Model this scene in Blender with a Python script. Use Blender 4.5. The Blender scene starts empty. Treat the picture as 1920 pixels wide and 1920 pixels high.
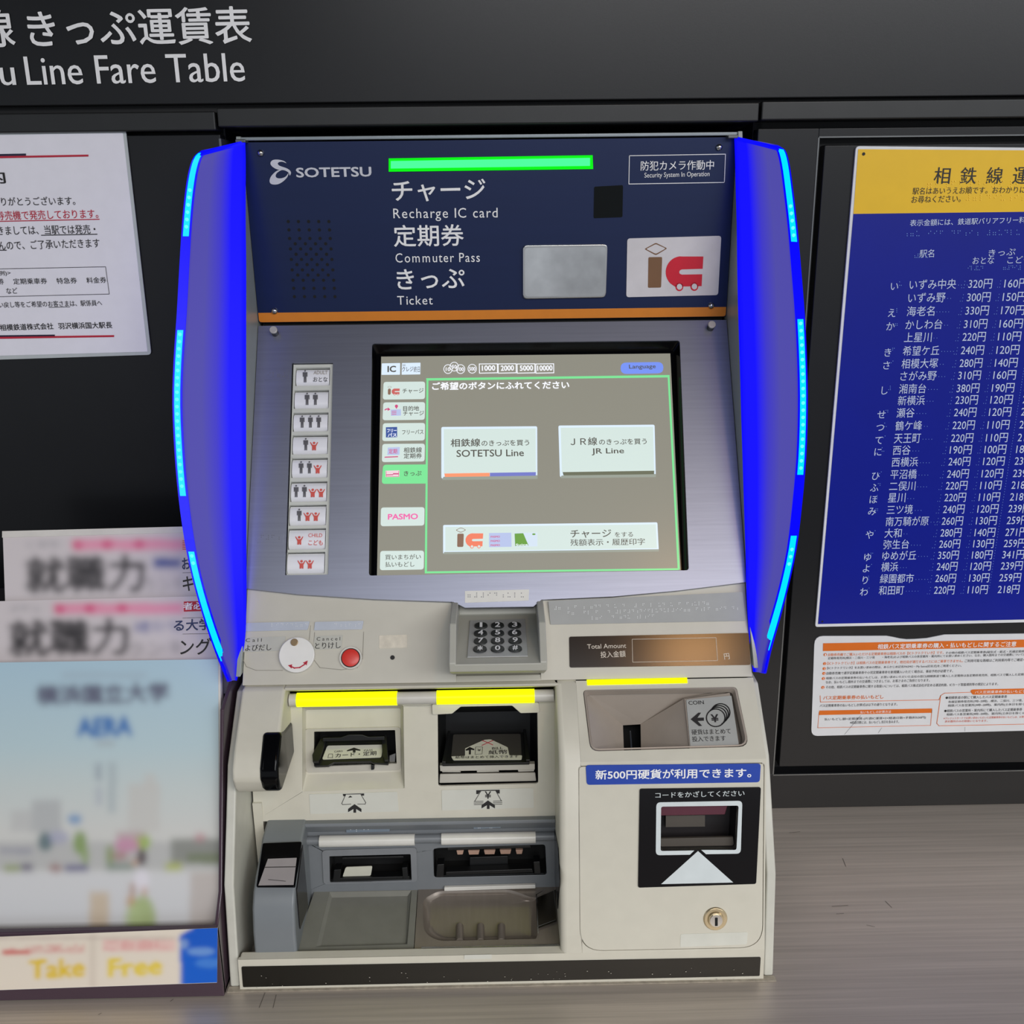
import bpy, bmesh, math, random
import numpy as np
from mathutils import Vector, Matrix
from mathutils.geometry import tessellate_polygon

# ------------------------------------------------------------------ camera, world, lights, exposure
SC = bpy.context.scene
COL = SC.collection
FPX = 1900.0                                    # focal length in pixels of the 1920 px frame
CAM = Vector((0.0, -1.065, 0.697))
PITCH, YAW, ROLL = math.radians(16.8), 0.0123, 0.0115
fw = Vector((math.sin(YAW) * math.cos(PITCH), math.cos(YAW) * math.cos(PITCH), -math.sin(PITCH)))
r0 = fw.cross(Vector((0, 0, 1))).normalized()
u0 = r0.cross(fw).normalized()
RT = (r0 * math.cos(ROLL) - u0 * math.sin(ROLL)).normalized()
UP = RT.cross(fw).normalized()
cam_d = bpy.data.cameras.new('camera')
cam_d.sensor_fit = 'HORIZONTAL'
cam_d.sensor_width = 36.0
cam_d.lens = 36.0 * FPX / 1920.0
cam_d.clip_start = 0.01
cam = bpy.data.objects.new('camera', cam_d)
COL.objects.link(cam)
cam.matrix_world = Matrix.Translation(CAM) @ Matrix((RT, UP, -fw)).transposed().to_4x4()
SC.camera = cam

SC.view_settings.view_transform = 'Standard'
SC.view_settings.look = 'None'
SC.view_settings.gamma = 1.0
SC.view_settings.use_curve_mapping = False
SC.view_settings.exposure = 0.0

WD = bpy.data.worlds.new('station_hall_daylight')
SC.world = WD
WD.use_nodes = True
WD.node_tree.nodes['Background'].inputs[0].default_value = (0.84, 0.90, 1.0, 1)
WD.node_tree.nodes['Background'].inputs[1].default_value = 0.55

def area(name, loc, target, sx, sy, power, color=(1, .96, .9)):
    d = bpy.data.lights.new(name, 'AREA')
    d.shape = 'RECTANGLE'; d.size = sx; d.size_y = sy
    d.energy = power; d.color = color
    o = bpy.data.objects.new(name, d); COL.objects.link(o)
    o.location = loc
    o.rotation_euler = (Vector(target) - Vector(loc)).to_track_quat('-Z', 'Y').to_euler()
    return o
# rows of ceiling luminaires of the concourse, behind and above the person taking the photo
area('ceiling_light_panel', (1.9, -3.75, 1.95), (1.9, -3.75, 0), 4.8, 2.8, 290, (.97, .98, 1))

area('ceiling_downlight', (0.66, -2.05, 1.95), (0.66, -2.05, 0), 0.24, 0.24, 4.0, (1, .52, .20))

# ------------------------------------------------------------------ geometry helpers
def ray(px, py):
    return RT * ((px - 960) / FPX) - UP * ((py - 960) / FPX) + fw
def W(px, py, Y):                                # point on the vertical plane at depth Y
    r = ray(px, py); t = (Y - CAM.y) / r.y
    return CAM + r * t
def WZ(px, py, Z):                               # point on the horizontal plane at height Z
    r = ray(px, py); t = (Z - CAM.z) / r.z
    return CAM + r * t
def Zc(py, Y, px=930):
    return W(px, py, Y).z
def XA(px, Y, Z):                                # x so that (x, Y, Z) is seen in column px
    P0 = Vector((0, Y, Z)) - CAM
    k = (px - 960) / FPX
    return (k * P0.dot(fw) - P0.dot(RT)) / (RT.x - k * fw.x)
def proj(P):
    d = Vector(P) - CAM; z = d.dot(fw)
    return (960 + FPX * d.dot(RT) / z, 960 - FPX * d.dot(UP) / z)

class Plane:
    """plane through origin o with in-plane axes U (right) and V (up)"""
    def __init__(s, o, U, V):
        s.o = Vector(o); s.U = Vector(U).normalized()
        V = Vector(V); s.V = (V - s.U * V.dot(s.U)).normalized()
        s.n = s.U.cross(s.V).normalized()
        if s.n.dot(CAM - s.o) < 0: s.n = -s.n
    def hit(s, px, py, lift=0):
        r = ray(px, py); o = s.o + s.n * lift
        t = (o - CAM).dot(s.n) / r.dot(s.n)
        return CAM + r * t
    def ab(s, px, py):
        p = s.hit(px, py) - s.o
        return (p.dot(s.U), p.dot(s.V))
    def w(s, ab, lift=0):
        return s.o + s.U * ab[0] + s.V * ab[1] + s.n * lift
    def P(s, pts): return [s.ab(*p) for p in pts]
    def R(s, x0, y0, x1, y1):                    # rectangle square to the plane from two opposite corners
        a0, b0 = s.ab(x0, y0); a1, b1 = s.ab(x1, y1)
        return [(a0, b0), (a1, b0), (a1, b1), (a0, b1)]
def prof_plane(p_low, p_high):                   # plane along X through two (Y, Z) points
    o = Vector((0, p_low[0], p_low[1]))
    return Plane(o, (1, 0, 0), (0, p_high[0] - p_low[0], p_high[1] - p_low[1]))

def rnd(poly, r, n=4):
    """round the corners of a polygon; r one radius or one per corner"""
    out = []; N = len(poly)
    rs = r if isinstance(r, (list, tuple)) else [r] * N
    for i, p in enumerate(poly):
        if rs[i] <= 0: out.append(tuple(p)); continue
        a = Vector(poly[i - 1]); b = Vector(poly[(i + 1) % N]); p = Vector(p)
        da = (a - p); db = (b - p)
        k = min(rs[i], da.length * .49, db.length * .49)
        A = p + da.normalized() * k; B = p + db.normalized() * k
        for j in range(n + 1):
            t = j / n
            q = A * (1 - t) ** 2 + p * (2 * t * (1 - t)) + B * t * t
            out.append(tuple(q))
    return out
def ell(cx, cy, rx, ry, n=24, a0=0, a1=360):
    m = n if a1 - a0 >= 360 else n + 1
    return [(cx + rx * math.cos(math.radians(a0 + (a1 - a0) * i / n)), cy + ry * math.sin(math.radians(a0 + (a1 - a0) * i / n))) for i in range(m)]
def catmull(pts, k=4):
    out = []; n = len(pts)
    for i in range(n - 1):
        p0 = pts[max(i - 1, 0)]; p1 = pts[i]; p2 = pts[i + 1]; p3 = pts[min(i + 2, n - 1)]
        for j in range(k):
            t = j / k
            out.append(tuple(0.5 * ((2 * b) + (c - a) * t + (2 * a - 5 * b + 4 * c - d) * t * t + (-a + 3 * b - 3 * c + d) * t ** 3) for a, b, c, d in zip(p0, p1, p2, p3)))
    out.append(tuple(pts[-1]))
    return out

BASE = {}                                        # world position of every thing's base
def thing(name, loc, label, cat, group=None):
    o = bpy.data.objects.new(name, None); COL.objects.link(o)
    o.empty_display_size = 0.05
    o.location = loc; BASE[o] = Vector(loc)
    o['label'] = label; o['category'] = cat
    if group: o['group'] = group
    return o
def mesh(name, verts, faces, mat, parent=None, bevel=0, seg=2, smooth=False, kind=None, label=None, uvs=None):
    base = BASE.get(parent, Vector((0, 0, 0)))
    me = bpy.data.meshes.new(name)
    me.from_pydata([tuple(Vector(v) - base) for v in verts], [], faces)
    if uvs:
        uv = me.uv_layers.new(name='uv')
        for l in me.loops: uv.data[l.index].uv = uvs[l.vertex_index]
    bm = bmesh.new(); bm.from_mesh(me)
    bmesh.ops.remove_doubles(bm, verts=bm.verts, dist=1e-6)
    if smooth != 'flatprint': bmesh.ops.recalc_face_normals(bm, faces=bm.faces)
    bm.to_mesh(me); bm.free()
    me.update()
    me.materials.append(mat)
    o = bpy.data.objects.new(name, me); COL.objects.link(o)
    if parent is not None: o.parent = parent
    BASE[o] = base
    if bevel:
        m = o.modifiers.new('bevel', 'BEVEL'); m.width = bevel; m.segments = seg
        m.limit_method = 'ANGLE'; m.angle_limit = math.radians(30)
        m.harden_normals = True
    if smooth is True or bevel:
        for p in me.polygons: p.use_smooth = True
        if smooth is not True or True:
            me.set_sharp_from_angle(angle=math.radians(40)) if hasattr(me, 'set_sharp_from_angle') else None
    if kind: o['kind'] = kind
    if label: o['label'] = label
    return o
def tag(o, label, cat, group=None):
    o['label'] = label; o['category'] = cat
    if group: o['group'] = group
    return o

class MB:
    def __init__(s): s.v = []; s.f = []
    def add(s, v, f):
        k = len(s.v); s.v += [Vector(x) for x in v]; s.f += [tuple(i + k for i in g) for g in f]; return s
    def slab(s, pl, outer, thick, holes=(), lift=0):
        loops = [list(outer)] + [list(h) for h in holes]
        if thick <= 0 and not holes and len(outer) <= 4:
            return s.add([pl.w(p, lift) for p in loops[0]], [tuple(range(len(loops[0])))])
        tris = tessellate_polygon([[Vector((p[0], p[1], 0)) for p in l] for l in loops])
        flat = [p for l in loops for p in l]; N = len(flat)
        if thick <= 0:
            return s.add([pl.w(p, lift) for p in flat], [tuple(t) for t in tris])
        v = [pl.w(p, lift) for p in flat] + [pl.w(p, lift - thick) for p in flat]
        if holes:
            f = [tuple(t) for t in tris] + [tuple(i + N for i in reversed(t)) for t in tris]
        else:
            f = [tuple(range(N)), tuple(range(2 * N - 1, N - 1, -1))]
        k = 0
        for l in loops:
            n = len(l)
            for i in range(n):
                a, b = k + i, k + (i + 1) % n
                f.append((a, b, b + N, a + N))
            k += n
        return s.add(v, f)
    def loft(s, loops, cap0=False, cap1=True):
        n = len(loops[0]); v = [p for l in loops for p in l]; f = []
        for i in range(len(loops) - 1):
            for j in range(n):
                f.append((i * n + j, i * n + (j + 1) % n, (i + 1) * n + (j + 1) % n, (i + 1) * n + j))
        if cap0: f.append(tuple(range(n)))
        if cap1: f.append(tuple(range((len(loops) - 1) * n, len(loops) * n)))
        return s.add(v, f)
    def prism(s, yz, x0, x1):                    # side profile drawn in (Y, Z), extruded along X
        n = len(yz)
        v = [(x0, y, z) for y, z in yz] + [(x1, y, z) for y, z in yz]
        f = [tuple(range(n)), tuple(range(2 * n - 1, n - 1, -1))] + [(i, (i + 1) % n, (i + 1) % n + n, i + n) for i in range(n)]
        return s.add(v, f)
    def box(s, a, b):
        return s.prism([(a[1], a[2]), (b[1], a[2]), (b[1], b[2]), (a[1], b[2])], a[0], b[0])
    def disc(s, pl, c, r, h, lift=0, n=24, dome=0, r2=None):
        loops = [[pl.w(p, lift) for p in ell(c[0], c[1], r, r, n)], [pl.w(p, lift + h) for p in ell(c[0], c[1], r2 or r, r2 or r, n)]]
        if dome:
            for k in (30, 60, 80):
                q = math.radians(k)
                loops.append([pl.w(p, lift + h + dome * math.sin(q)) for p in ell(c[0], c[1], (r2 or r) * math.cos(q), (r2 or r) * math.cos(q), n)])
        return s.loft(loops, cap0=True)
    def tube(s, a, b, r, n=16):
        a = Vector(a); b = Vector(b); d = (b - a).normalized()
        u = d.cross(Vector((0, 0, 1))).normalized(); v = d.cross(u)
        return s.loft([[p + u * (r * math.cos(2 * math.pi * i / n)) + v * (r * math.sin(2 * math.pi * i / n)) for i in range(n)] for p in (a, b)], cap0=True)
    def out(s, name, mat, parent=None, **k):
        return mesh(name, s.v, s.f, mat, parent, **k)

def plate(name, pl, outer, mat, parent=None, thick=.003, holes=(), lift=0, **k):
    return MB().slab(pl, outer, thick, holes, lift).out(name, mat, parent, **k)
def flat(name, pl, outer, mat, parent=None, lift=.0004, holes=(), **k):
    return MB().slab(pl, outer, 0, holes, lift).out(name, mat, parent, **k)

# ------------------------------------------------------------------ lettering (outlines turned into flat mesh)
def glyphs(body, bold=0):
    c = bpy.data.curves.new('t', 'FONT'); c.body = body; c.resolution_u = 3; c.size = 1; c.offset = bold
    o = bpy.data.objects.new('t', c); COL.objects.link(o)
    bpy.context.view_layer.update()
    m = bpy.data.meshes.new_from_object(o.evaluated_get(bpy.context.evaluated_depsgraph_get()))
    v = [tuple(x.co) for x in m.vertices]; f = [tuple(p.vertices) for p in m.polygons]
    bpy.data.objects.remove(o); bpy.data.curves.remove(c); bpy.data.meshes.remove(m)
    return v, f
class Print:
    """collects printed matter of one colour on one surface"""
    def __init__(s, pl, lift=.0008): s.pl = pl; s.lift = lift; s.m = MB(); s.parts = []
    def text(s, body, x0, y0, x1=None, y1=None, h=20, bold=0, em=None, shear=0):
        """(x0,y0)-(x1,y1): ends of the lower edge of the line; h: height; or em for a fixed letter width"""
        v, f = glyphs(body)
        if not v: return s
        bold = abs(bold)
        if bold >= .006:                         # heavier strokes: the outline drawn again a hair beside itself
            sh = [(0, 0), (-bold, 0), (bold, 0), (0, bold), (0, -bold)] if bold >= .01 else [(-bold, 0), (bold, 0)]
            if bold >= .018: sh += [(-bold * .7, -bold * .7), (bold * .7, bold * .7), (-bold * .7, bold * .7), (bold * .7, -bold * .7)]
            n0 = len(v)
            v, f = [(p[0] + a, p[1] + b, 0) for a, b in sh for p in v], [tuple(i + k * n0 for i in g) for k in range(len(sh)) for g in f]
        pl = s.pl
        A = Vector(pl.ab(x0, y0))
        Hh = (Vector(pl.ab(x0, y0 - h)) - A).length
        if x1 is not None:
            B = Vector(pl.ab(x1, y1))
            us = [p[0] for p in v]; vs = [p[1] for p in v]
            u0_, du = min(us), max(us) - min(us); v0_, dv = min(vs), max(vs) - min(vs)
            U = B - A
        else:
            B = Vector(pl.ab(x0 + em, y0 - em * (shear or .0125)))
            u0_, du, v0_, dv = 0, 1, 0, 1
            U = B - A
        nrm = Vector((-U.y, U.x)).normalized() * Hh
        pts = []
        for p in v:
            q = A + U * ((p[0] - u0_) / du) + nrm * ((p[1] - v0_) / dv)
            pts.append(pl.w((q.x, q.y), s.lift))
        if bold >= .006:                         # a few microns of ink between the passes
            pts = [p + pl.n * (6e-6 * (i // n0)) for i, p in enumerate(pts)]
        s.parts.append(MB().add(pts, f)); return s
    def poly(s, pts, holes=()):
        s.m.slab(s.pl, s.pl.P(pts), 0, [s.pl.P(h) for h in holes], s.lift); return s
    def rect(s, x0, y0, x1, y1, r=0):
        q = s.pl.R(x0, y0, x1, y1)
        if r: q = rnd(q, r * .00053)
        s.m.slab(s.pl, q, 0, (), s.lift); return s
    def line(s, pts, w, closed=False):
        P = [Vector(s.pl.ab(*p)) for p in pts]; w = w * .00053 / 2
        if closed: P.append(P[0])
        for a, b in zip(P[:-1], P[1:]):
            d = (b - a)
            if d.length < 1e-7: continue
            d.normalize(); n = Vector((-d.y, d.x)) * w; e = d * w
            q = [a - e + n, b + e + n, b + e - n, a - e - n]
            s.m.add([s.pl.w((c.x, c.y), s.lift) for c in q], [(0, 1, 2, 3)])
        return s
    def dots(s, pts, r, n=8):
        for p in pts:
            c = s.pl.ab(*p)
            s.m.slab(s.pl, ell(c[0], c[1], r * .00053, r * .00053, n), 0, (), s.lift)
        return s
    def out(s, name, mat, parent, joined=False, **k):
        if joined or len(s.parts) < 2:
            for q in s.parts: s.m.add(q.v, q.f)
            return s.m.out(name, mat, parent, **k)
        for q in s.parts: q.out(name, mat, parent, **k)
        if s.m.v: s.m.out(name + '_marks' if not name.endswith('marks') else name, mat, parent, **k)

# ------------------------------------------------------------------ procedural materials
def lin(h):
    h = h.lstrip('#'); c = [int(h[i:i + 2], 16) / 255 for i in (0, 2, 4)]
    return tuple(x / 12.92 if x <= .04045 else ((x + .055) / 1.055) ** 2.4 for x in c) + (1,)
MATS = {}
def M(name, col, rough=.5, metal=0, emit=0, ecol=None, vary=.04, vscale=60, bump=0, bscale=400, brush=None, coat=0, alpha=None, spec=.5, stretch=(1, 1, 1), dirt=0):
    m = bpy.data.materials.new(name); m.use_nodes = True
    nt = m.node_tree; b = nt.nodes['Principled BSDF']
    c = lin(col)
    b.inputs['Roughness'].default_value = rough; b.inputs['Metallic'].default_value = metal
    b.inputs['Specular IOR Level'].default_value = spec
    b.inputs['Coat Weight'].default_value = coat; b.inputs['Coat Roughness'].default_value = .08
    tc = nt.nodes.new('ShaderNodeTexCoord')
    mp = nt.nodes.new('ShaderNodeMapping'); nt.links.new(tc.outputs['Object'], mp.inputs['Vector'])
    mp.inputs['Scale'].default_value = stretch if not brush else brush
    nz = nt.nodes.new('ShaderNodeTexNoise'); nz.inputs['Scale'].default_value = vscale; nz.inputs['Detail'].default_value = 5
    nt.links.new(mp.outputs[0], nz.inputs['Vector'])
    mr = nt.nodes.new('ShaderNodeMapRange'); mr.inputs['From Min'].default_value = .3; mr.inputs['From Max'].default_value = .7
    mr.inputs['To Min'].default_value = 1 - vary; mr.inputs['To Max'].default_value = 1 + vary
    nt.links.new(nz.outputs['Fac'], mr.inputs['Value'])
    mx = nt.nodes.new('ShaderNodeVectorMath'); mx.operation = 'SCALE'; mx.inputs[0].default_value = c[:3]
    nt.links.new(mr.outputs[0], mx.inputs['Scale'])
    col_out = mx.outputs[0]
    if dirt:
        n2 = nt.nodes.new('ShaderNodeTexNoise'); n2.inputs['Scale'].default_value = 22; n2.inputs['Detail'].default_value = 8
        nt.links.new(tc.outputs['Object'], n2.inputs['Vector'])
        m2 = nt.nodes.new('ShaderNodeMapRange'); m2.inputs['From Min'].default_value = .55; m2.inputs['From Max'].default_value = .8
        m2.inputs['To Max'].default_value = dirt; nt.links.new(n2.outputs['Fac'], m2.inputs['Value'])
        mm = nt.nodes.new('ShaderNodeMix'); mm.data_type = 'RGBA'; mm.inputs['B'].default_value = (c[0] * .45, c[1] * .40, c[2] * .32, 1)
        nt.links.new(m2.outputs[0], mm.inputs['Factor']); nt.links.new(col_out, mm.inputs['A']); col_out = mm.outputs['Result']
    nt.links.new(col_out, b.inputs['Base Color'])
    if emit:
        b.inputs['Emission Color'].default_value = lin(ecol or col); b.inputs['Emission Strength'].default_value = emit
    if bump or brush:
        n3 = nt.nodes.new('ShaderNodeTexNoise'); n3.inputs['Scale'].default_value = bscale; n3.inputs['Detail'].default_value = 3
        nt.links.new(mp.outputs[0], n3.inputs['Vector'])
        bp = nt.nodes.new('ShaderNodeBump'); bp.inputs['Strength'].default_value = bump or .1; bp.inputs['Distance'].default_value = .0004
        nt.links.new(n3.outputs['Fac'], bp.inputs['Height']); nt.links.new(bp.outputs[0], b.inputs['Normal'])
    if alpha is not None:
        b.inputs['Alpha'].default_value = alpha
    MATS[name] = m
    return m
def E(name, col, s=1.0, rough=.3, base=.3):      # something that gives off light (lamp, screen picture)
    m = M(name, col, rough, vary=0.0, spec=.12 if rough > .25 else .5)
    b = m.node_tree.nodes['Principled BSDF']
    c = lin(col)
    for l in list(b.inputs['Base Color'].links): m.node_tree.links.remove(l)
    b.inputs['Base Color'].default_value = (c[0] * base, c[1] * base, c[2] * base, 1)
    b.inputs['Emission Color'].default_value = c; b.inputs['Emission Strength'].default_value = s
    return m

wall_m = M('dark_grey_laminate', '17181a', .30, spec=.35, vary=.05, vscale=25, bump=.05, bscale=900)
beam_m = M('dark_painted_metal', '2b2c2c', .36, metal=.3, vary=.05)
lip_m = M('grey_metal_edge', '6c6e6e', .3, metal=.6)
black_m = M('black_void', '050506', .8)
groove_m = M('black_groove', '070708', .6)
counter_m = M('brushed_stainless_counter', 'c2b8ac', .44, metal=.5, vary=.13, vscale=90, brush=(.05, 3, 1), bump=.14, bscale=260)
floor_m = M('dark_floor_tile', '4a4642', .35, vary=.1, vscale=4)
beige = M('warm_grey_painted_plastic', 'cfcbbb', .42, vary=.02, bump=.06, bscale=1500, dirt=.10)
beige2 = M('control_shelf_plastic', 'c2beb0', .40, vary=.02, bump=.08, bscale=1500)
cheek_m = M('green_grey_side_plate', 'a3aaa6', .38, metal=.25, vary=.03)
navy = M('navy_header_panel', '12234c', .33, metal=.35, vary=.03, vscale=40, brush=(.2, 3, 3), bump=.03, bscale=500)
orange = M('orange_stripe_paint', 'd98018', .4)
brushed = M('brushed_aluminium', '9498a8', .41, metal=.95, vary=.05, vscale=60, brush=(.15, 6, 6), bump=.05, bscale=300)
white_ink = M('white_ink', 'f4f4f4', .5)
black_ink = M('black_ink', '1d1b1b', .55)
red_ink = M('red_ink', 'c01f3a', .5)
grey_ins = M('blue_grey_plastic', '73777a', .40, vary=.03, bump=.06, bscale=1200)
grey_ins2 = M('dark_olive_grey_plastic', '7b7b72', .42, vary=.05, bump=.06, bscale=1200, dirt=.15)
gloss_black = M('gloss_black_plastic', '060608', .12, vary=0, spec=.16)
matt_black = M('matt_black_plastic', '101112', .42, vary=.05)
steel = M('polished_steel_tray', '938a80', .34, metal=.6, vary=.05, vscale=80, brush=(3, .3, 1), bump=.05, bscale=200)
chrome = M('bright_steel', 'c8c6c2', .16, metal=1)
silver = M('silver_plastic', 'c4c6c8', .25, metal=.5)
label_m = M('grey_label_film', 'd0d0c5', .38, vary=.02)

# ------------------------------------------------------------------ machine side profile in (Y, Z)
CZ = -0.005                                      # top of the counter
def pz(Y, py, px=930): return (Y, Zc(py, Y, px))
TOP = pz(.009, 259); MID = pz(.0165, 601); BRK = pz(-.134, 1112); C2 = pz(-.148, 1182); C3 = pz(-.175, 1277)
PA = pz(-.180, 1284); PB = pz(-.240, 1432); PC = pz(-.277, 1790); PD = (-.280, CZ)
print('profile', TOP, MID, BRK, C2, C3, PA, PB, PC)
H = prof_plane(MID, TOP); S = prof_plane(BRK, MID); U1 = prof_plane(C2, BRK); U2 = prof_plane(C3, C2)
KA = prof_plane(PB, PA); KD = prof_plane(PC, PB); KE = prof_plane(PD, PC)
XC = XA(931, -.134, BRK[1]) + .0003; HW = .2468
XL, XR = XC - HW, XC + HW
print('centre', XC, [proj((XL, y, z)) for y, z in (TOP, BRK, PB, PD)], [proj((XR, y, z)) for y, z in (TOP, BRK, PB, PD)])

# ================================================================== SETTING
WP = Plane((0, 0, 0), (1, 0, 0), (0, 0, 1))
def struct(o): o['kind'] = 'structure'; return o
zb_top, zb_bot = W(930, 198, 0).z, W(930, 234, 0).z
xl_open, xr_open = W(412, 250, 0).x, W(1422, 240, 0).x
# overhead fascia panel carrying the fare table title
fas = MB(); fas.box((-1.4, -.004, zb_top + .0035), (1.4, .05, zb_top + .75)); fas = fas.out('fare_table_sign', wall_m, bevel=.0015)
tag(fas, 'long dark grey overhead sign panel with white fare table title', 'sign')
FP = Plane((0, -.004, 0), (1, 0, 0), (0, 0, 1))
P = Print(FP, .0012)
P.text('きっぷ運賃表', 58, 90, 474, 82, 70, .012)
P.text('線', -42, 90, 32, 88, 70, .012)
P.text('Line Fare Table', 52, 160, 461, 153, 53, .006)
P.text('Sotetsu', -185, 163, 32, 160, 50, .006)
P.out('lettering', white_ink, fas)
struct(MB().box((-1.4, .006, zb_top - .003), (1.4, .05, zb_top + .006)).out('trim_1', groove_m))
xs = [-1.4, W(408, 220, 0).x - .0008, W(409, 220, 0).x + .0008, W(1421, 215, 0).x - .0006, W(1423, 215, 0).x + .0008, 1.4]
for i in range(3):
    dz = (-.003, 0, .001)[i]
    struct(MB().box((xs[2 * i], -.007, zb_bot + dz), (xs[2 * i + 1], .05, zb_top + dz)).out('trim_%d' % (i + 2), beam_m, bevel=.0016))
# left wall panel
struct(MB().box((-1.4, .022, zb_bot - .03), (xl_open, .05, zb_bot + .01)).box((xr_open, .022, zb_bot - .03), (1.4, .05, zb_bot + .01)).out('trim_8', groove_m))
struct(MB().box((-1.4, .001, CZ), (xl_open, .02, zb_bot - .006)).out('wall_left', wall_m, bevel=.001))
struct(MB().box((xl_open - .0016, .0005, CZ), (xl_open + .0006, .25, zb_bot - .010)).out('trim_5', lip_m))
# niche behind and above the machine
struct(MB().box((xl_open - .01, .24, CZ), (xr_open + .01, .26, zb_bot + .02)).box((xl_open - .01, .02, CZ), (xl_open - .002, .25, zb_bot)).box((xr_open + .0005, .02, CZ), (xr_open + .008, .25, zb_bot)).box((xl_open - .01, .02, zb_bot + .001), (xr_open + .01, .25, zb_bot + .02)).box((xl_open - .01, .0135, CZ - .03), (xr_open + .01, .25, CZ - .0005)).out('wall_back', black_m))
# right wall surround with a recessed groove and an inner door panel
gx0 = W(1536, 258, 0).x; dx0 = W(1548, 272, 0).x
gz1 = Zc(257, 0, 1600); dz1 = Zc(271, 0, 1600); gz0 = Zc(1447, 0, 1500); dz0 = Zc(1440, 0, 1500)
surround = MB()
surround.box((xr_open, .001, gz0 - .004), (gx0, .02, zb_bot - .006))
surround.box((gx0 - .0005, .001, gz1), (1.4, .02, zb_bot - .006))
surround.box((xr_open, .001, CZ), (1.4, .02, gz0 - .0035))
struct(surround.out('wall_right', wall_m, bevel=.001))
struct(MB().box((gx0 - .001, .018, gz0 - .004), (1.4, .022, gz1 + .001)).out('trim_6', groove_m))
struct(MB().box((gx0 - .0008, .0004, gz0 - .003), (gx0 + .0006, .018, gz1)).box((gx0, .0004, gz1 - .0004), (1.4, .018, gz1 + .0009)).box((gx0, .0002, gz0 - .0048), (1.4, .018, gz0 - .0036)).out('trim_7', lip_m))
struct(MB().box((dx0, .003, dz0), (1.4, .018, dz1)).out('door_1', wall_m, bevel=.0012))
# counter
ctr = MB().box((-1.4, -.52, CZ - .035), (1.4, .013, CZ)).box((-1.4, -.52, CZ - .16), (1.4, -.505, CZ - .03)).out('counter', counter_m, bevel=.002)
tag(ctr, 'brushed stainless steel counter running under the ticket machine', 'counter')
struct(MB().box((-1.4, -.38, -.798), (1.4, .012, CZ - .040)).out('wall_base', wall_m))
struct(MB().box((-4, -7, -.84), (4, .02, -.80)).out('floor', floor_m))
struct(MB().box((-4, -7, 1.98), (4, .02, 2.05)).out('ceiling', M('grey_blue_ceiling', '5c626e', .6)))

# ================================================================== LEFT NOTICE
npl = Plane((0, -.001, 0), (1, 0, 0), (0, 0, 1))
nt = thing('notice_poster', W(100, 660, -.001), 'laminated white notice with red and black text on left wall', 'notice')
film = M('laminate_film', 'b9bfbf', .10, coat=.6); paper = M('glossy_notice_paper', 'eeecf4', .22, coat=.9, vary=.02, bump=.0)
# crumpled lamination: soft waves in the coat
for mm in (paper,):
    nd = mm.node_tree; b = nd.nodes['Principled BSDF']
    tc = nd.nodes.new('ShaderNodeTexCoord'); n = nd.nodes.new('ShaderNodeTexNoise'); n.inputs['Scale'].default_value = 38; n.inputs['Detail'].default_value = 3
    nd.links.new(tc.outputs['Object'], n.inputs['Vector'])
    bp = nd.nodes.new('ShaderNodeBump'); bp.inputs['Strength'].default_value = .25; bp.inputs['Distance'].default_value = .003
    nd.links.new(n.outputs['Fac'], bp.inputs['Height']); nd.links.new(bp.outputs[0], b.inputs['Coat Normal'])
def shift(q, d): return [(x + d[0], y + d[1]) for x, y in q]
plate('laminate', npl, rnd(npl.P([(-170, 250), (236, 242), (284, 665), (-120, 678)]), .004), film, nt, thick=.0012, lift=.0006)
plate('sheet', npl, npl.P([(-166, 256), (231, 249), (277, 659), (-116, 670)]), paper, nt, thick=.0004, lift=.0010)
P = Print(npl, .0016)
P.text('ご案内', -108, 347, 13, 344, 25, .01)
P.text('ありがとうございます。', -12, 386, 143, 384, 16, .006)
P.text('きましては、当駅では発売・', -2, 441, 181, 438, 17, .006); P.line([(79, 441), (183, 439)], 1.5)
P.text('んので、ご了承いただきます', 0, 469, 189, 464, 17, .006); P.line([(0, 469), (13, 469)], 1.5)
P.text('例)>', 0, 518, 22, 517, 10, .006)
P.text('券', 0, 533, 9, 533, 11, .006); P.text('定期乗車券', 27, 533, 90, 532, 11, .006); P.text('特急券', 108, 532, 146, 531, 11, .006); P.text('料金券', 164, 531, 201, 530, 11, .006)
P.text('など', 14, 551, 35, 550, 11, .006)
P.line([(0, 504), (199, 500), (206, 551), (0, 556)], .9)
P.text('い戻し等をご希望のお客さまは、駅係員へ', 0, 577, 193, 573, 11, .006); P.line([(93, 576), (132, 575)], 1)
P.text('相模鉄道株式会社', 2, 620, 102, 617, 12, .012); P.text('羽沢横浜国大駅長', 111, 617, 212, 615, 12, .012)
P.out('black_text', black_ink, nt)
for q in ([(-170, 292), (50, 288), (50, 292), (-170, 296)], [(-130, 630), (104, 627), (104, 630), (-130, 633)]): Print(npl, .0016).poly(q).out('navy_rule', M('navy_rule_ink', '1b1c3a', .5), nt)
for q in ([(-170, 296), (167, 290), (167, 293.5), (-170, 300)], [(-130, 633), (215, 628), (215, 631.5), (-130, 637)]): Print(npl, .0016).poly(q).out('red_rule', red_ink, nt)
P = Print(npl, .0016)
P.text('券売機で発売しております。', -4, 413, 186, 409, 17, .008); P.line([(-4, 415), (187, 411)], 1.6)
P.out('red_text', red_ink, nt)

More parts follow.
